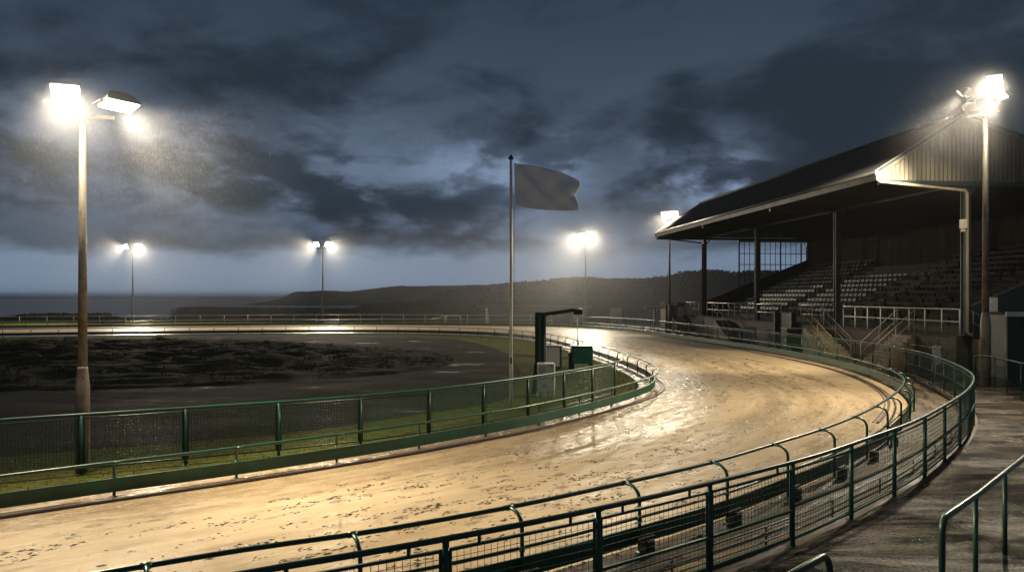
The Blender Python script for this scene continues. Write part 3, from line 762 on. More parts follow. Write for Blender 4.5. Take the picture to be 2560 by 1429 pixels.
# ------------------------------------------------------------------ handrails near the camera and by the stand
def bent_rail(name, label, top_pts, z, posts, mat, r=.034, drop_start=False, drop_end=False, rad=.16):
    p0 = Vector((*top_pts[0], 0)); t = thing(name, label, 'handrail', p0)
    pts = [Vector((*p, z)) - Vector((p0.x, p0.y, 0)) for p in top_pts]
    def bend(a, b):   # ground end under a, bending towards b
        d = (b - a); d.z = 0; d.normalize(); out = [Vector((a.x, a.y, 0)), Vector((a.x, a.y, z - rad))]
        for k in range(1, 7):
            an = math.pi / 2 * k / 6; out.append(Vector((a.x, a.y, z - rad)) + d * (rad - rad * math.cos(an)) + Vector((0, 0, rad * math.sin(an))))
        return out
    path = pts[:]
    if drop_start: path = bend(pts[0], pts[1]) + path[1:]
    if drop_end: path = path[:-1] + list(reversed(bend(pts[-1], pts[-2])))
    mb = MB(); mb.tube(path, r, 10); mb.build('top_rail', mat, t)
    for (x, y) in posts:
        pb = MB(); pb.tube([(0, 0, 0), (0, 0, z - .02)], r * .85, 8)
        pb.build('post', mat, t, (x - p0.x, y - p0.y, 0))
    return t
bent_rail('handrail', 'green handrail with bent end rising from the pavement, lower right corner', [(4.62, 7.95), (5.64, 8.95), (6.7, 10.05), (8.4, 11.8)], 1.1, [(5.55, 8.86), (6.66, 10.0)], M_GREEN, drop_start=True)
bent_rail('handrail', 'short green barrier with bent end cut off by the bottom edge', [(1.6, 5.6), (2.96, 6.9)], 1.1, [(1.7, 5.7)], M_GREEN, drop_end=True)
bent_rail('handrail', 'thin green handrail crossing in front of the right floodlight pole', [(17.9, 28.6), (17.98, 27.6), (17.2, 25.0), (17.0, 22.5)], 1.22, [(18.0, 27.6), (17.66, 26.4), (17.2, 25.0), (17.05, 23.6)], M_GREEN, r=.028, drop_start=True)
bent_rail('handrail', 'thin rail with bent end behind the curved mesh fence by the stand steps', [(20.2, 41.2), (19.6, 36.0), (18.9, 32.2)], 1.1, [(20.0, 39.5), (19.6, 36.0)], M_GREEN, r=.024, drop_end=True)

# ------------------------------------------------------------------ floodlights
def lamp_head(parent, pos, aim, w, h, power, lens, cone=125, blend=.85, col=(1, .86, .62), hood=.22, beam=True, target=None):
    o_q = Vector(aim).to_track_quat('-Z', 'Y')
    hb = MB()
    hb.loft([[(-w / 2, -h / 2, 0), (w / 2, -h / 2, 0), (w / 2, h / 2, 0), (-w / 2, h / 2, 0)],
             [(-w / 2, -h / 2, .06), (w / 2, -h / 2, .06), (w / 2, h / 2, .06), (-w / 2, h / 2, .06)],
             [(-w * .32, -h * .30, hood), (w * .32, -h * .30, hood), (w * .32, h * .30, hood), (-w * .32, h * .30, hood)],
             [(-w * .2, -h * .2, hood + .05), (w * .2, -h * .2, hood + .05), (w * .2, h * .2, hood + .05), (-w * .2, h * .2, hood + .05)]])
    for s in (-1, 1): hb.bar((s * w * .53, 0, .06), (s * w * .53, -h * .75, .10), .025)
    hd = hb.build('lamp_head', M_GALV2, parent); hd.location = pos; hd.rotation_mode = 'QUATERNION'; hd.rotation_quaternion = o_q
    lb = MB(); a, b2 = w / 2 - .02, h / 2 - .02
    lb.add([(-a, -b2, -.012), (a, -b2, -.012), (a, b2, -.012), (-a, b2, -.012)], [(3, 2, 1, 0)]); lb.add([(-a, -b2, -.003), (a, -b2, -.003), (a, b2, -.003), (-a, b2, -.003)], [(0, 1, 2, 3)])
    lb.build('lens', lens, hd)
    if beam:
        d = bpy.data.lights.new('flood_beam', 'SPOT'); d.energy = power; d.color = col; d.spot_size = R(cone); d.spot_blend = blend; d.shadow_soft_size = .22
        lo = bpy.data.objects.new('flood_beam', d); COL.objects.link(lo); lo.parent = hd; lo.location = (0, 0, -.10)
        if target is not None:
            lo.rotation_mode = 'QUATERNION'; lo.rotation_quaternion = o_q.inverted() @ Vector(target).to_track_quat('-Z', 'Y')
    return hd
def floodlight(label, x, y, top, heads, sleeve=2.3, r=.085, arm=None, mat=M_GALV):
    t = thing('floodlight', label, 'floodlight', (x, y, 0), 0, 'floodlights round the track')
    mb = MB(); n = 10
    mb.tube([(0, 0, sleeve), (0, 0, top)], [r * 1.02, r * .72], 12); mb.build('pole', mat, t)
    mb = MB(); mb.tube([(0, 0, 0), (0, 0, sleeve - .35), (0, 0, sleeve), (0, 0, sleeve + .04)], [r * 1.55, r * 1.5, r * 1.1, r * 1.08], 12)
    mb.build('base_sleeve', mat, t)
    a0, a1 = arm
    mb = MB(); mb.bar(a0, a1, .07); mb.tube([(0, 0, top - .12), (0, 0, top + .02)], r * .95, 12); mb.build('crossarm', mat, t)
    for hd in heads: lamp_head(t, *hd[0], **hd[1])
    return t
def aim_at(x, y, p, target): return tuple(Vector(target) - Vector((x + p[0], y + p[1], p[2])))
def flood_head(x, y, p, target, w, h, power, lens, cone, face=None):
    return ((p, face or aim_at(x, y, p, target), w, h, power, lens), dict(cone=cone, target=aim_at(x, y, p, target)))
x, y = -8.5, 14.65
floodlight('tall weathered twin floodlight rising behind the mesh fence at far left', x, y, 7.05,
           [flood_head(x, y, (-.22, -.20, 7.46), (-4.6, 9.6, 0), .52, .32, 7000, M_LENS, 104, (.35, -1, -.55)),
            flood_head(x, y, (.70, .05, 7.26), (1.8, 15.0, 0), .66, .42, 7000, M_LENS, 96, (.24, -.16, -1))],
           2.05, .085, ((-.52, 0, 7.08), (.62, 0, 7.0)))
def far_flood(label, x, y, top, t1, t2, power, lens=M_LENS, w=.9, gap=.75, cone=84):
    return floodlight(label, x, y, top,
           [flood_head(x, y, (-gap, -.1, top + .25), t1, w, .6, power, lens, cone), flood_head(x, y, (gap, -.1, top + .25), t2, w, .6, power, lens, cone)],
           2.6, .11, ((-gap - .2, 0, top), (gap + .2, 0, top)), M_GALV2)
far_flood('slim twin floodlight by the sea with pale lamps, farthest left', -48.7, 95, 9.5, (-72, 71, 0), (-38, 78, 0), 23000, M_LENSC, cone=116)
far_flood('twin floodlight in front of the headland beyond the far straight', -24.3, 95, 9.8, (-40, 78, 0), (-8, 80, 0), 24000, cone=116)
far_flood('glaring floodlight just right of the flag in front of the hill', 9.45, 95, 10.9, (-6, 78, 0), (8.0, 62, 0), 16000, w=.85, gap=.5, cone=88)
far_flood('floodlight beside the far end of the grandstand roof', 14.37, 67.5, 10.6, (6, 56, 0), (9.0, 48, 0), 5500, w=.75, gap=.36, cone=88)
x, y = 18.3, 28.6
tr = floodlight('tall floodlight with four heads in front of the grandstand gable', x, y, 10.45,
           [flood_head(x, y, (.12, -.35, 11.72), (6.5, 15.0, 0), .52, .34, 15000, M_LENS, 88),
            flood_head(x, y, (.22, -.55, 11.05), (9.5, 27.0, 0), .52, .34, 9000, M_LENS, 84),
            flood_head(x, y, (-.78, .1, 11.30), (11.0, 42.0, 0), .52, .30, 21000, M_LENS, 68),
            flood_head(x, y, (-.52, .15, 10.74), (19.5, 37.5, 3.0), .52, .30, 1400, M_LENS, 70)],
           2.8, .12, ((-.62, .1, 10.42), (.45, -.15, 10.6)), M_GALV)
mb = MB(); mb.bar((0, 0, 10.45), (.1, -.1, 11.3), .07); mb.bar((-.65, .1, 11.02), (.35, -.2, 11.3), .06); mb.build('crossarm', M_GALV, tr)

# ------------------------------------------------------------------ flag
fx, fy = -.03, 23.4
t = thing('flagpole', 'tall pale flagpole standing on the infield grass', 'flagpole', (fx, fy, 0))
mb = MB(); mb.tube([(0, 0, 0), (0, 0, 3.9), (0, 0, 7.8)], [.062, .055, .045], 12); mb.build('pole', M_POLEW, t)
mb = MB(); mb.tube([(0, 0, 7.78), (0, 0, 7.82), (0, 0, 7.84), (0, 0, 7.95)], [.06, .09, .085, .012], 10); mb.build('finial', M_BLACK, t)
mb = MB(); mb.tube([(.085, -.03, 7.75), (.10, -.03, 6.2), (.095, -.035, 3.5), (.075, -.04, 1.5)], .006, 5); mb.build('halyard', M_BLACK, t)
mb = MB(); mb.bevbox(-.03, .03, -.12, -.05, 1.35, 1.55, .01); mb.build('cleat', M_BLACK, t)
nx, nz_ = 48, 26; mb = MB()
W_, H_ = 2.0, 1.33
for j in range(nz_ + 1):
    for i in range(nx + 1):
        u = i / nx; v = j / nz_
        topz = -.50 * u + .10 * math.sin(u * 3.1) - .05 * u * u ; botz = -1.36 - .13 * math.sin(u * 2.2) - .02 * u
        z = topz + (botz - topz) * v + .02 * math.sin(u * 9 + v * 3) * u
        x = u * W_ * (1 + .03 * math.sin(v * 6.5 + .6)) + .03 * v + (.035 * math.sin(v * 11) * u ** 6)
        y = .10 * math.sin(u * 6.5 - v * 1.6) * u ** .7 + .030 * math.sin(u * 15 + v * 9 + 1) * u ** .6 + .034 * abs(math.sin((u * 1.0 - v * .75) * 8 + .4)) ** .6 * (1 - .4 * u) + .030 * math.sin((u - v * .8) * 11) * (1 - u * .3)
        mb.v.append((x, y, z))
for j in range(nz_):
    for i in range(nx):
        a = j * (nx + 1) + i; mb.f.append((a, a + 1, a + nx + 2, a + nx + 1)); mb.sm.append(True)
fl = mb.build('flag', M_FLAG, None, (fx + .10, fy, 7.68))
so_ = fl.modifiers.new('thick', 'SOLIDIFY'); so_.thickness = .004
tag(fl, 'plain grey flag streaming to the right from the flagpole', 'flag')

# ------------------------------------------------------------------ hoist and cabinets on the infield
hx, hy = .98, 26.3
t = thing('hoist', 'dark green gallows hoist with long arm and hanging cable', 'hoist', (hx, hy, 0))
mb = MB(); mb.bar((-.10, 0, 0), (-.10, 0, 2.88), .09); mb.bar((.15, 0, 0), (.15, 0, 2.90), .11); mb.bar((-.13, 0, 2.84), (.20, 0, 2.84), .12)
mb.bar((-.22, .12, 0), (-.11, 0, 1.1), .10); mb.build('mast', M_COLM, t)
mb = MB(); mb.add([(-.05, .01, .9), (.09, .01, .9), (.09, .01, 2.78), (-.05, .01, 2.78), (-.05, .03, .9), (.09, .03, .9), (.09, .03, 2.78), (-.05, .03, 2.78)], [(0, 1, 2, 3), (7, 6, 5, 4), (0, 4, 5, 1), (1, 5, 6, 2), (2, 6, 7, 3), (3, 7, 4, 0)]); mb.build('mast_panel', M_BOXG, t)
mb = MB(); mb.bar((.15, 0, 2.82), (1.36, 0, 3.0), .10, .13); mb.build('arm', M_COLM, t)
mb = MB(); mb.bevbox(1.20, 1.52, -.12, .12, 2.82, 3.0, .02); hd_ = mb.build('arm_head', M_BLACK, t)
mb = MB(); mb.tube([(1.36, 0, 3.0), (1.36, 0, 3.03), (1.36, 0, 3.05)], [.15, .15, .08], 12); mb.build('head_cap', M_WHITE, t)
mb = MB(); mb.tube([(1.34, 0, 2.85), (1.34, 0, 1.92)], .015, 6); mb.tube([(1.34, 0, 1.92), (1.34, 0, 1.85)], .045, 8)
mb.build('cable', M_RAIL, t)
mb = MB(); mb.tube([(1.34, 0, 1.86), (1.36, 0, 1.76), (1.30, 0, 1.68), (1.24, 0, 1.72)], .018, 6); mb.tube([(1.34, 0, 1.88), (1.40, 0, 1.74)], .03, 6); mb.build('hook', M_RAIL, t)
t = thing('cabinet', 'pale grey electrical cabinet at the foot of the hoist', 'cabinet', (1.18, 25.7, 0))
mb = MB(); mb.bevbox(-.30, .30, -.25, .25, .10, 1.16, .03); mb.box(-.32, .32, -.27, .27, 0, .10); mb.build('body', M_CABG, t)
mb = MB(); mb.bevbox(.304, .316, -.2, .2, .2, 1.05, .004); mb.build('door', M_WHITE, t)
mb = MB(); mb.box(.02, .26, -.262, -.252, .2, 1.05); mb.build('door', M_WHITE, t)
mb = MB(); mb.box(.20, .22, -.285, -.262, .6, .72); mb.build('handle', M_BLACK, t)
mb = MB()
for k_ in range(6): mb.bar((-.24, -.256, .80 + k_ * .045), (-.04, -.256, .80 + k_ * .045), .014)
mb.build('vent', M_GALV2, t)
mb = MB(); mb.tube([(-.2, -.28, .0), (-.2, -.28, .12), (-.2, -.24, .2)], .02, 6); mb.tube([(.34, .1, .0), (.34, .1, .5), (.30, .1, .55)], .018, 6); mb.build('conduit', M_GALV2, t)
t = thing('cabinet', 'cream cabinet with green side panel standing behind the hoist', 'cabinet', (2.05, 36.2, 0))
mb = MB(); mb.bevbox(-.36, .30, -.3, .3, .06, 1.02, .02); mb.build('body', M_CREAM, t)
mb = MB(); mb.box(.303, .36, -.32, .32, 0, 1.06); mb.build('side_panel', M_BOXG, t)
mb = MB(); mb.box(-.38, .302, -.33, .33, 1.022, 1.06); mb.build('lid', M_GREENB, t)
t = thing('equipment_box', 'bright green box on dark legs under the hoist cable', 'equipment box', (3.25, 34.6, 0))
mb = MB(); mb.bevbox(-.50, .50, -.4, .4, .34, 1.14, .05); mb.build('body', M_BOXG, t)
mb = MB(); mb.box(-.53, .52, -.43, .43, 1.141, 1.17); mb.build('lid', M_GREENB, t)
for sx in (-1, 1):
    for sy in (-1, 1):
        mb = MB(); mb.box(-.05, .05, -.05, .05, 0, .338); mb.build('leg', M_COLM, t, (sx * .42, sy * .33, 0))
mb = MB()
for z_ in (.5, .95): mb.box(-.40, -.30, -.415, -.402, z_, z_ + .06)
mb.box(.30, .34, -.425, -.402, .68, .82); mb.build('hinge', M_GALV2, t)
mb = MB(); mb.box(-.62, -.51, -.35, .1, 0, .85); mb.build('side_panel', M_BLACK, t)

# ------------------------------------------------------------------ far side furniture
def simple(name, label, cat, loc, parts, rz=0):
    t = thing(name, label, cat, loc, rz)
    for (n, mbf, m) in parts:
        mb = MB(); mbf(mb); mb.build(n, m, t)
    return t
simple('barrier', 'small white tubular barrier on the far side of the track', 'barrier', (-6.9, 87.2, 0),
       [('frame', lambda b: b.tube([(-1.0, 0, 0), (-1.0, 0, 1.0), (-.9, 0, 1.08), (.75, 0, 1.08), (.85, 0, 1.0), (.85, 0, 0)], .045, 8), M_WHITE),
        ('arm', lambda b: b.tube([(-2.6, 0, .72), (-1.6, 0, .85), (-1.3, 0, 1.08), (-1.0, 0, 1.08)], .04, 8), M_WHITE)])
simple('marker_post', 'thick white marker post left of the flagpole beside the far bend', 'post', (-3.0, 87.6, 0),
       [('post', lambda b: b.bevbox(-.11, .11, -.11, .11, 0, 2.0, .03), M_WHITE), ('bracket', lambda b: b.box(.111, .22, -.06, .06, 1.1, 1.5), M_GALV2)])
def shed(b):
    b.box(-7.6, 7.6, -2, 2, 0, 1.85); b.loft([[(-7.9, -2.3, 1.852), (7.9, -2.3, 1.852), (7.9, 2.3, 1.852), (-7.9, 2.3, 1.852)], [(-7.9, -.1, 2.15), (7.9, -.1, 2.15), (7.9, .1, 2.15), (-7.9, .1, 2.15)]])
simple('low_shed', 'long low brown shed in the mist behind the far bend', 'shed', (3.0, 103, 0),
       [('walls', shed, M_SHED), ('door', lambda b: b.box(-3.6, -2.6, -2.05, -2.003, .05, 1.7), M_HUT), ('door', lambda b: b.box(1.0, 2.6, -2.05, -2.003, .05, 1.7), M_HUT)])
def board(b): b.box(-.62, .62, -.05, .05, .25, 2.0)
def legs(b):
    b.box(-.55, -.47, -.04, .04, 0, .25); b.box(.47, .55, -.04, .04, 0, .25)
simple('board', 'pale blank board in the mist behind the hoist arm', 'board', (8.0, 89.5, 0), [('panel', board, M_CABG), ('legs', legs, M_GALV2)])
simple('board', 'pale blank board standing between the two far right floodlights', 'board', (12.0, 85.0, 0), [('panel', board, M_CREAM), ('legs', legs, M_GALV2)])
simple('shelter_sign', 'white T shaped post with long flat top beside the hut', 'post', (13.6, 70.5, 0),
       [('post', lambda b: b.bevbox(-.10, .10, -.10, .10, 0, 2.25, .02), M_WHITE), ('crossbar', lambda b: b.box(-.98, .92, -.16, .16, 2.252, 2.42), M_WHITE), ('lamp', lambda b: b.tube([(.7, 0, 2.421), (.7, 0, 2.8)], .04, 6), M_GALV2)])
simple('hut', 'small hut with white fascia at the far end of the grandstand', 'hut', (15.5, 71.5, 0),
       [('walls', lambda b: b.box(-.9, .9, -1.2, 1.2, 0, 2.68), M_HUT), ('roof', lambda b: b.box(-1.05, 1.05, -1.35, 1.35, 2.682, 2.80), M_ROOF),
        ('fascia', lambda b: b.box(-1.06, .15, -1.40, -1.352, 2.55, 2.85), M_WHITE), ('door', lambda b: b.box(.25, .88, -1.26, -1.203, .05, 2.45), M_CREAM)])
simple('bin', 'dark wheeled bin standing between the hut and the fence', 'bin', (15.4, 68.2, 0),
       [('body', lambda b: b.loft([[(-.25, -.25, .1), (.25, -.25, .1), (.25, .25, .1), (-.25, .25, .1)], [(-.32, -.34, 1.0), (.32, -.34, 1.0), (.32, .34, 1.0), (-.32, .34, 1.0)]]), M_KIOSK),
        ('lid', lambda b: b.bevbox(-.35, .35, -.38, .36, 1.002, 1.10, .03), M_BLACK), ('wheel', lambda b: b.tube([(-.28, .26, .1), (.28, .26, .1)], .1, 10), M_BLACK)])

# ------------------------------------------------------------------ grandstand (local x = into the stand, y = away from camera)
GO = (20.9, 34.1, 0); GR = math.atan(.11)
gs = thing('grandstand', 'dark covered grandstand with tiers of seats under a pitched roof', 'grandstand', GO, GR)
LN = 32.7; TE, ZE, TR_, ZR, TB = -4.47, 9.12, -.27, 11.75, 10.0; ZB = ZR - .32 * (TB + .3 - TR_)
PZ = 1.66
S0, S1 = -.35, LN + .35
def roofz(x): return ZE + (ZR - ZE) * (x - TE) / (TR_ - TE) if x < TR_ else ZR - .32 * (x - TR_)
# roof sheets with shallow corrugation across, ridge along y
mb = MB(); nY = 220
for slope in (0, 1):
    x0, x1 = ((TE - .12, TR_) if slope == 0 else (TR_, TB + .3)); rings = []
    for k in range(nY + 1):
        y = S0 + (S1 - S0) * k / nY; dz = .018 * (1 if k % 2 else -1)
        rings.append([(x0, y, roofz(x0) + dz + .06), (x1, y, roofz(x1) + dz + .06), (x1, y, roofz(x1) - .06), (x0, y, roofz(x0) - .06)])
    mb.loft(rings)
mb.build('roof', M_ROOF, gs)
mb = MB(); mb.tube([(TR_, S0 - .02, ZR + .07), (TR_, S1 + .02, ZR + .07)], .12, 8); mb.build('ridge_cap', M_ROOF, gs)
# soffit: flat ceiling line at the foot of the gables along the front edge, and fascia
mb = MB(); mb.box(TE - .02, TE + .06, S0, S1, ZE - .42, ZE - .07); mb.build('fascia', M_FASC, gs)
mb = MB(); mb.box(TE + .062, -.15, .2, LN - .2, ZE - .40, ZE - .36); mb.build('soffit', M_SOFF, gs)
mb = MB(); mb.tube([(TE - .10, S0 - .05, ZE - .08), (TE - .10, S1, ZE - .08)], .075, 8); mb.build('gutter', M_FASC, gs)
def gable(y, name):
    mb = MB(); pitch = .105; n = int((TB - TE) / pitch); r1, r2 = [], []
    zb = 8.72
    for i in range(n + 1):
        x = TE + (TB - TE) * i / n; dy = .025 * (1 if i % 2 else -1)
        r1.append((x, y + dy, zb)); r2.append((x, y + dy, max(zb + .01, roofz(x) - .07)))
    mb.add(r1 + r2, [(i, i + 1, n + 2 + i, n + 1 + i) for i in range(n)])
    o = mb.build(name, M_GABLE, gs); so = o.modifiers.new('thick', 'SOLIDIFY'); so.thickness = .012
    mb = MB()
    for (xa, xb) in ((TE - .1, TR_), (TR_, TB + .28)):
        mb.bar((xa, y + (-.09 if y < 5 else .09), roofz(xa) - .06), (xb, y + (-.09 if y < 5 else .09), roofz(xb) - .06), .05, .26)
    mb.build('verge_board', M_GABLE, gs)
    mb = MB(); mb.box(TE + .1, TB, y - .12, y + .12, zb - .22, zb - .03); mb.build('gable_beam', M_COLM, gs)
gable(-.2, 'gable'); gable(LN + .2, 'gable')
cm = MB(); cm.box(-.16, .16, -.13, -.09, 0, 8.5); cm.box(-.16, .16, .09, .13, 0, 8.5); cm.box(-.02, .02, -.088, .088, 0, 8.5); cm.box(-.25, .25, -.22, .22, 0, .03)
c0 = cm.build('column', M_COLM, gs, (0, 0, PZ))
c0.scale = (1, 1, (8.55 - PZ) / 8.5)
for s in (10.85, 21.9, LN): k = clone(c0, gs, (0, s, PZ)); k.scale = c0.scale
for s in (0, 10.85, 21.9, LN):
    mb = MB(); mb.bar((.0, s, 7.9), (.6, s, 8.6), .08); mb.bar((-.1, s, 8.62), (TE + .2, s, ZE - .5), .16, .2); mb.build('roof_bracket', M_COLM, gs)
mb = MB(); mb.box(-.14, .14, .0, LN, 8.56, 8.85); mb.build('roof_beam', M_COLM, gs)
# pale drainpipe from the near eave corner to the first column
mb = MB(); mb.tube([(TE - .10, -.36, ZE - .15), (TE - .10, -.36, ZE - .42), (TE + .05, -.36, ZE - .52), (-.30, -.36, 8.28), (-.2, -.36, 8.15), (-.2, -.36, 1.85), (-.1, -.36, 1.72), (.05, -.36, 1.70)], .065, 10); mb.build('drainpipe', M_PIPE, gs)
mb = MB(); mb.tube([(TE - .10, -.36, ZE - .10), (TE - .10, -.36, ZE - .30)], [.11, .08], 10); mb.build('hopper', M_WHITE, gs)
mb = MB(); mb.tube([(TE - .05, LN, ZE - .2), (TE + .1, LN, ZE - .48), (-.26, LN, 8.2), (-.2, LN, 8.1), (-.2, LN, 1.75)], .06, 8); mb.build('drainpipe', M_COLM, gs)
mb = MB(); mb.bevbox(-.55, -.28, -.5, -.3, 6.55, 6.95, .02); mb.box(-.5, -.36, -.46, -.34, 6.40, 6.548); mb.build('speaker', M_CREAM, gs)
# stepped terrace
ROWS = 12; RD = .72; RH = .335; X0 = 1.35
mb = MB()
prof = [(-.45, 0), (-.45, PZ), (X0, PZ)]
for r in range(ROWS):
    x = X0 + r * RD; z = PZ + (r + 1) * RH; prof += [(x, z), (x + RD, z)]
prof += [(TB, PZ + ROWS * RH), (TB, 0)]
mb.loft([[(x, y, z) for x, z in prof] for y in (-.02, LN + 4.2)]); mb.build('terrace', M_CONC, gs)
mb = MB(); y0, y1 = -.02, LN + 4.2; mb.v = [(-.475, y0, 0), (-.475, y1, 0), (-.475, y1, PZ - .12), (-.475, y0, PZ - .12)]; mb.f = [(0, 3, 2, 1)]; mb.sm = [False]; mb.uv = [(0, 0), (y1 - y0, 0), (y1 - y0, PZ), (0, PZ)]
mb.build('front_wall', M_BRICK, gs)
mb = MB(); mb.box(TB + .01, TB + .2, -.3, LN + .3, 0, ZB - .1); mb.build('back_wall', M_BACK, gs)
# raked end walls
def rake(y, name, x_end=TB):
    mb = MB(); pts = [(.1, 0), (.1, 2.95), (x_end, 6.75), (x_end, 0)]
    mb.loft([[(x, y, z) for x, z in pts], [(x, y + .14, z) for x, z in pts]]); mb.build(name, M_KIOSK, gs)
    mb = MB(); mb.bar((.08, y + .07, 2.98), (x_end, y + .07, 6.78), .18, .05); mb.build('rake_coping', M_CONC, gs)
rake(LN + .05, 'end_wall'); rake(-.19, 'end_wall')
# far glazed windscreen
def wz(x): return 2.95 + (6.75 - 2.95) * (x - .1) / (TB - .1) + .04
mb = MB(); yw = LN + .12; ztop = 8.34
xsW = np.linspace(3.3, 9.7, 14)
for i, x in enumerate(xsW):
    zt = ztop if x < 9.1 else ztop - (x - 9.1) * .6
    mb.bar((x, yw, wz(x)), (x, yw, zt), .10 if i % 4 == 0 else .045)
for z in (4.4, 5.35, 6.3, 7.3):
    xe = min(9.7, max(3.3, (z - .04 - 2.95) / (3.8 / 9.9) + .1))
    if xe > 3.4: mb.bar((3.3, yw + .03, z), (xe, yw + .03, z), .06)
mb.box(3.25, 9.75, yw - .06, yw + .09, ztop, ztop + .12); mb.bar((3.3, yw, ztop - .01), (3.3, yw, 8.6), .1)
mb.build('windscreen', M_COLM, gs)
mb = MB(); pts = [(3.34, wz(3.34)), (9.66, wz(9.66)), (9.66, ztop - .34), (9.1, ztop - .02), (3.34, ztop - .02)]
mb.add([(x, yw - .02, z) for x, z in pts], [(0, 1, 2, 3, 4)]); mb.build('window_pane', M_GLASS, gs)
mb = MB(); mb.box(3.25, TB, LN + .0, LN + .1, ztop + .125, 8.55); mb.box(9.72, TB, LN, LN + .1, wz(9.8), ztop + .12); mb.build('end_panel', M_COLM, gs)
# seats in the far block: 100 individual, rest as one
def seat_mb(mb=None, dx=0, dy=0, dz=0):
    mb = mb or MB(); n = 5
    back = []; 
    for j, (x, z, w) in enumerate([(.05, .40, .20), (.30, .385, .21), (.37, .42, .21), (.41, .50, .20), (.43, .62, .17)]):
        back.append([(x + dx, -w + dy, z + dz), (x + dx, w + dy, z + dz), (x + .02 + dx, w + dy, z - .03 + dz), (x + .02 + dx, -w + dy, z - .03 + dz)])
    mb.loft(back); mb.box(.12 + dx, .20 + dx, -.03 + dy, .03 + dy, dz, .37 + dz); return mb
seats = []
for r in range(ROWS):
    for k in range(18):
        y = 22.6 + k * .53
        if y > LN - .4: continue
        seats.append((X0 + r * RD + .14, y, PZ + (r + 1) * RH))
    for k in range(12):
        y = 14.6 + k * .53
        if r < 8: seats.append((X0 + r * RD + .14, y, PZ + (r + 1) * RH))
cwx = lambda p: (GO[0] + p[0] * math.cos(GR) - p[1] * math.sin(GR), GO[1] + p[0] * math.sin(GR) + p[1] * math.cos(GR))
seats.sort(key=lambda p: math.hypot(*cwx(p)) - (p[1] > 22) * 12)
sp = None
for p in seats[:100]:
    if sp is None: sp = seat_mb().build('seat', M_SEAT, gs, p)
    else: clone(sp, gs, p)
mb = MB()
for p in seats[100:]: seat_mb(mb, *p)
struct(mb.build('seat_rows', M_SEAT, gs), 'stuff')
# timber benches in the near block
for r in range(ROWS):
    for (ya, yb) in ((.6, 4.3), (5.6, 9.8), (10.4, 13.3)):
        if random.random() < .12: continue
        mb = MB(); x = X0 + r * RD + .12; z = PZ + (r + 1) * RH
        mb.box(x, x + .30, ya, yb, z + .40, z + .445)
        mb.bar((x + .36, ya, z + .70), (x + .36, yb, z + .70), .035, .16)
        for y in np.arange(ya + .3, yb, 1.2): mb.box(x + .1, x + .2, y - .03, y + .03, z + .002, z + .399); mb.bar((x + .2, y, z + .1), (x + .36, y, z + .66), .04)
        mb.build('bench', M_BENCH, gs)
# front railings standing on the platform edge
def terrace_rail(label, ya, yb, x=-.33, gap=1.15, top=PZ + 1.2):
    t = thing('terrace_railing', label, 'railing', (*cwx((x, ya)), PZ), GR, 'railings along the stand front')
    Ln = yb - ya
    mb = MB(); mb.tube([(0, 0, 1.2), (0, Ln, 1.2)], .03, 8); mb.build('top_rail', M_RAIL, t)
    mb = MB(); mb.tube([(0, 0, .62), (0, Ln, .62)], .024, 8); mb.build('mid_rail', M_RAIL, t)
    n = max(1, round(Ln / gap)); pb = MB(); pb.tube([(0, 0, 0), (0, 0, 1.19)], .028, 8); pr = None
    for k in range(n + 1):
        if pr is None: pr = pb.build('post', M_RAIL, t, (0, 0, 0))
        else: clone(pr, t, (0, Ln * k / n, 0))
    return t
terrace_rail('long pale railing at the near end of the stand platform', -.05, 9.6)
terrace_rail('short pale railing at the stand front right of the dark passage', 11.8, 14.6)
terrace_rail('short pale railing at the stand front left of the dark passage', 17.4, 21.2)
terrace_rail('pale railing below the white seats at the far block', 22.9, 31.2)
terrace_rail('farthest pale railing at the stand end next to the hut', 33.2, 36.6)
def stair(label, x, y, dirv, w, run, top, n=9, rail_m=M_GALV, rot=0):
    """flight falling along local -y from (x, y) of the stand"""
    t = thing('staircase', label, 'staircase', (*cwx((x, y)), 0), GR + rot, 'steps up to the stand')
    mb = MB()
    for k in range(n):
        z1 = top * (n - k) / (n + 1) ; ya = -run * (k + 1) / n; yb = -run * k / n
        mb.box(-w / 2, w / 2, ya, yb - (.002 if k else 0), 0, z1)
    mb.build('steps', M_STEP, t)
    for s in (-1, 1):
        mb = MB(); xx = s * (w / 2 - .06)
        mb.tube([(xx, .1, top + 1.1), (xx, 0, top + 1.1), (xx, -run, 1.1), (xx, -run - .02, .0)], .021, 8)
        mb.tube([(xx, .1, top + .6), (xx, 0, top + .6), (xx, -run, .55)], .02, 8)
        for f in (.0, .5): mb.tube([(xx, -run * f, max(.02, top * (1 - f) - .25)), (xx, -run * f, top * (1 - f) + 1.1)], .018, 8)
        mb.build('handrail', rail_m, t)
    return t
stair('yellowish concrete steps in the middle of the stand front', -1.15, 11.6, 0, 1.25, 3.2, PZ)
stair('dim steps below the white seats at the far block', -1.15, 26.0, 0, 1.25, 3.2, PZ)
stair('farthest steps at the stand end next to the hut', -1.15, 36.4, 0, 1.25, 3.2, PZ)
stair('steps with pale handrails dropping from the long near railing', -.5, 3.6, 0, 1.5, 2.0, PZ, rot=-math.pi / 2)
stair('side steps falling to the right past the kiosk', .1, -.95, 0, 1.3, 2.8, PZ, rot=math.pi / 2)
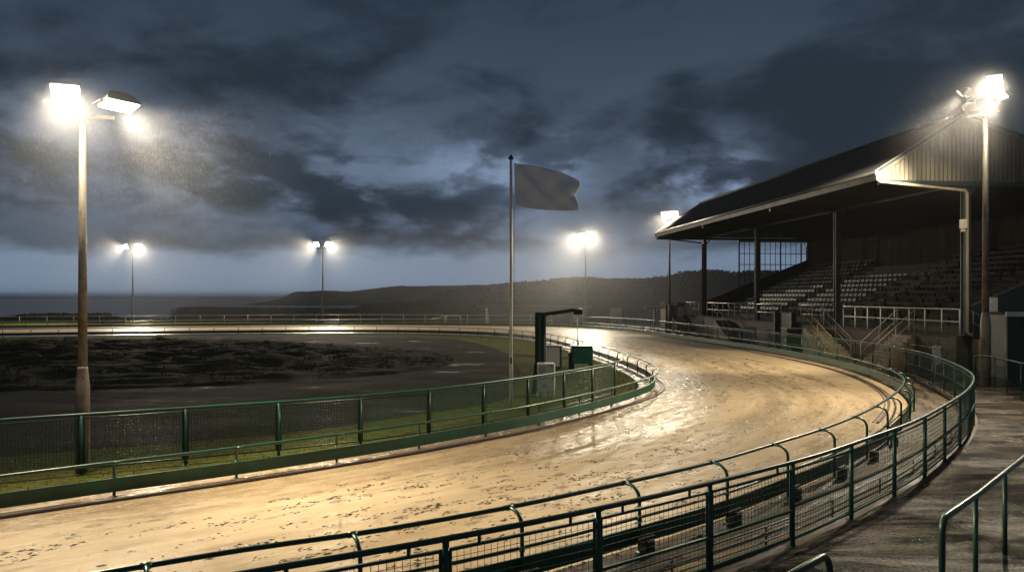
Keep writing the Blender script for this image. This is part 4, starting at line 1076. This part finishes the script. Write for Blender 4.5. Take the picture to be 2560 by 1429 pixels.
# passage under the stand and things in front of it
mb = MB(); mb.box(-.60, -.50, 14.9, 17.2, 0, 2.3); mb.box(-.9, -.602, 14.8, 14.95, 0, 2.4); mb.box(-.9, -.602, 17.15, 17.3, 0, 2.4); mb.build('passage', M_KIOSK, gs)
def put(name, label, cat, p, parts): return simple(name, label, cat, (*cwx(p), 0), parts, GR)
put('notice_board', 'small pale notice board on legs left of the dark passage', 'notice board', (-1.5, 19.8),
    [('panel', lambda b: b.box(-.45, .45, -.03, .03, .45, 1.15), M_CABG), ('frame', lambda b: (b.bar((-.47, 0, 0), (-.47, 0, 1.2), .05), b.bar((.47, 0, 0), (.47, 0, 1.2), .05), b.bar((-.5, 0, 1.2), (.5, 0, 1.2), .05)), M_RAIL)])
put('equipment_cabinet', 'dark cabinet with pale top edge beside the passage', 'cabinet', (-1.3, 14.0),
    [('body', lambda b: b.bevbox(-.5, .5, -.4, .4, 0, 1.35, .02), M_KIOSK), ('top', lambda b: b.box(-.54, .54, -.44, .44, 1.352, 1.40), M_RAIL)])
put('pillar_sign', 'slim grey panel post behind the curved mesh fence', 'post', (-2.2, -1.0),
    [('post', lambda b: b.box(-.05, .05, -.05, .05, 0, 1.3), M_GALV2), ('panel', lambda b: b.box(-.2, .2, -.09, -.052, .45, 1.25), M_CABG)])
sg = simple('sign', 'blank white sign on the stand end wall behind the floodlight pole', 'sign', (*cwx((1.05, -.25)), 2.75),
    [('panel', lambda b: b.box(-.33, .33, -.03, .03, 0, .66), M_WHITE), ('frame', lambda b: (b.bar((-.34, -.02, -.01), (.34, -.02, -.01), .03), b.bar((-.34, -.02, .67), (.34, -.02, .67), .03)), M_GALV2)], GR)
k = thing('kiosk', 'dark green kiosk with white fascia at the right edge', 'kiosk', (20.75, 31.0, 0))
mb = MB(); mb.box(0, 5, 0, 1.3, 0, 2.70); mb.build('walls', M_KIOSK, k)
mb = MB(); mb.box(-.15, 5.1, -.14, 1.4, 2.702, 2.78); mb.build('roof', M_ROOF, k)
mb = MB(); mb.box(-.17, 5.1, -.19, -.142, 2.62, 2.82); mb.build('fascia', M_WHITE, k)
mb = MB(); mb.tube([(-.09, -.08, 0), (-.09, -.08, 2.6)], .045, 8); mb.build('downpipe', M_PIPE, k)
mb = MB(); mb.box(.8, 1.7, -.03, -.003, .02, 2.1); mb.build('door', M_COLM, k)

# ------------------------------------------------------------------ rain caught in the lamplight
def rain_mat():
    m, N, L, b = new_mat('rain_drop'); b.inputs['Base Color'].default_value = (.8, .82, .85, 1); b.inputs['Roughness'].default_value = .3; return m
mb = MB()
for (c, r, n) in (((-7.1, 14.4, 6.2), (2.0, 1.0, 1.5), 6500), ((16.5, 28.3, 9.8), (1.4, 1.0, 1.1), 1800), ((-8.6, 14.3, 6.2), (1.2, 1.0, 1.2), 900)):
    for _ in range(n):
        p = Vector((c[0] + random.gauss(0, .5) * r[0], c[1] + random.gauss(0, .5) * r[1], c[2] + random.gauss(0, .55) * r[2]))
        d = Vector((random.gauss(.35, .35), random.gauss(0, .2), -1)).normalized() * random.uniform(.025, .06); w = .00022 if c[1] < 20 else .0006
        mb.bar(p, p + d, w)
struct(mb.build('rain', rain_mat()), 'stuff')

# ------------------------------------------------------------------ haze
mb = MB(); mb.box(-9500, 9500, -120, 9500, -10.5, 19)
hz = mb.build('haze', M_GLASS); hz.data.materials.clear()
hm = bpy.data.materials.new('haze_air'); hm.use_nodes = True
for n in list(hm.node_tree.nodes):
    if n.type == 'BSDF_PRINCIPLED': hm.node_tree.nodes.remove(n)
pv = hm.node_tree.nodes.new('ShaderNodeVolumePrincipled'); pv.inputs['Color'].default_value = (.9, .93, 1, 1)
pv.inputs['Density'].default_value = .00014; pv.inputs['Anisotropy'].default_value = .2
hm.node_tree.links.new(pv.outputs[0], [n for n in hm.node_tree.nodes if n.type == 'OUTPUT_MATERIAL'][0].inputs['Volume'])
hz.data.materials.append(hm); struct(hz, 'stuff')

# banks of wet air; those round the lamp heads are added for their halos
def mist(loc, rad, dens, an=.3):
    mb = MB(); n, m = 32, 16; rings = []
    for j in range(1, m):
        a = math.pi * j / m; rings.append([(rad[0] * math.sin(a) * math.cos(2 * math.pi * i / n), rad[1] * math.sin(a) * math.sin(2 * math.pi * i / n), -rad[2] * math.cos(a)) for i in range(n)])
    mb.loft(rings); o = mb.build('mist', M_GLASS, None, loc); o.data.materials.clear()
    m_ = bpy.data.materials.new('mist_air'); m_.use_nodes = True; nt = m_.node_tree
    for q in list(nt.nodes):
        if q.type == 'BSDF_PRINCIPLED': nt.nodes.remove(q)
    v = nt.nodes.new('ShaderNodeVolumePrincipled'); v.inputs['Color'].default_value = (.95, .95, 1, 1); v.inputs['Density'].default_value = dens; v.inputs['Anisotropy'].default_value = an
    tc = nt.nodes.new('ShaderNodeTexCoord'); N_, L_ = nt.nodes, nt.links
    sc = mapping(N_, L_, tc.outputs['Object'], tuple(1 / r for r in rad))
    ln = N_.new('ShaderNodeVectorMath'); ln.operation = 'DOT_PRODUCT'; L_.new(sc, ln.inputs[0]); L_.new(sc, ln.inputs[1])
    f = mth(N_, L_, 'SUBTRACT', 1.0, ln.outputs['Value'], True); f = mth(N_, L_, 'MULTIPLY', mth(N_, L_, 'MULTIPLY', f, f), dens)
    L_.new(f, v.inputs['Density'])
    nt.links.new(v.outputs[0], [q for q in nt.nodes if q.type == 'OUTPUT_MATERIAL'][0].inputs['Volume'])
    o.data.materials.append(m_); return struct(o, 'stuff')
mist((10, 86, 5.5), (32, 28, 13), .0075)
mist((-36, 94, 7), (34, 16, 12), .0028)
mist((-7.6, 14.4, 6.4), (4.5, 3.2, 4.0), .0065)
mist((-8.3, 14.3, 7.2), (1.8, 1.2, 1.4), .010)  # small dense pocket added for the glow of the left lamp heads
mist((18.2, 28.2, 11.2), (2.0, 1.2, 1.7), .007)
for q in ((-48.7, 94.6, 9.2), (-24.3, 94.6, 9.5), (9.45, 94.6, 10.5), (14.3, 67.2, 10.4)): mist(q, (4.6, 4.0, 4.8) if q[0] != 9.45 else (7.5, 5, 8), .005 if q[0] < 0 else .013)  # pockets added round the far lamp heads to give them halos
mist((17.4, 28.3, 10.6), (4.5, 2.8, 4.2), .006)
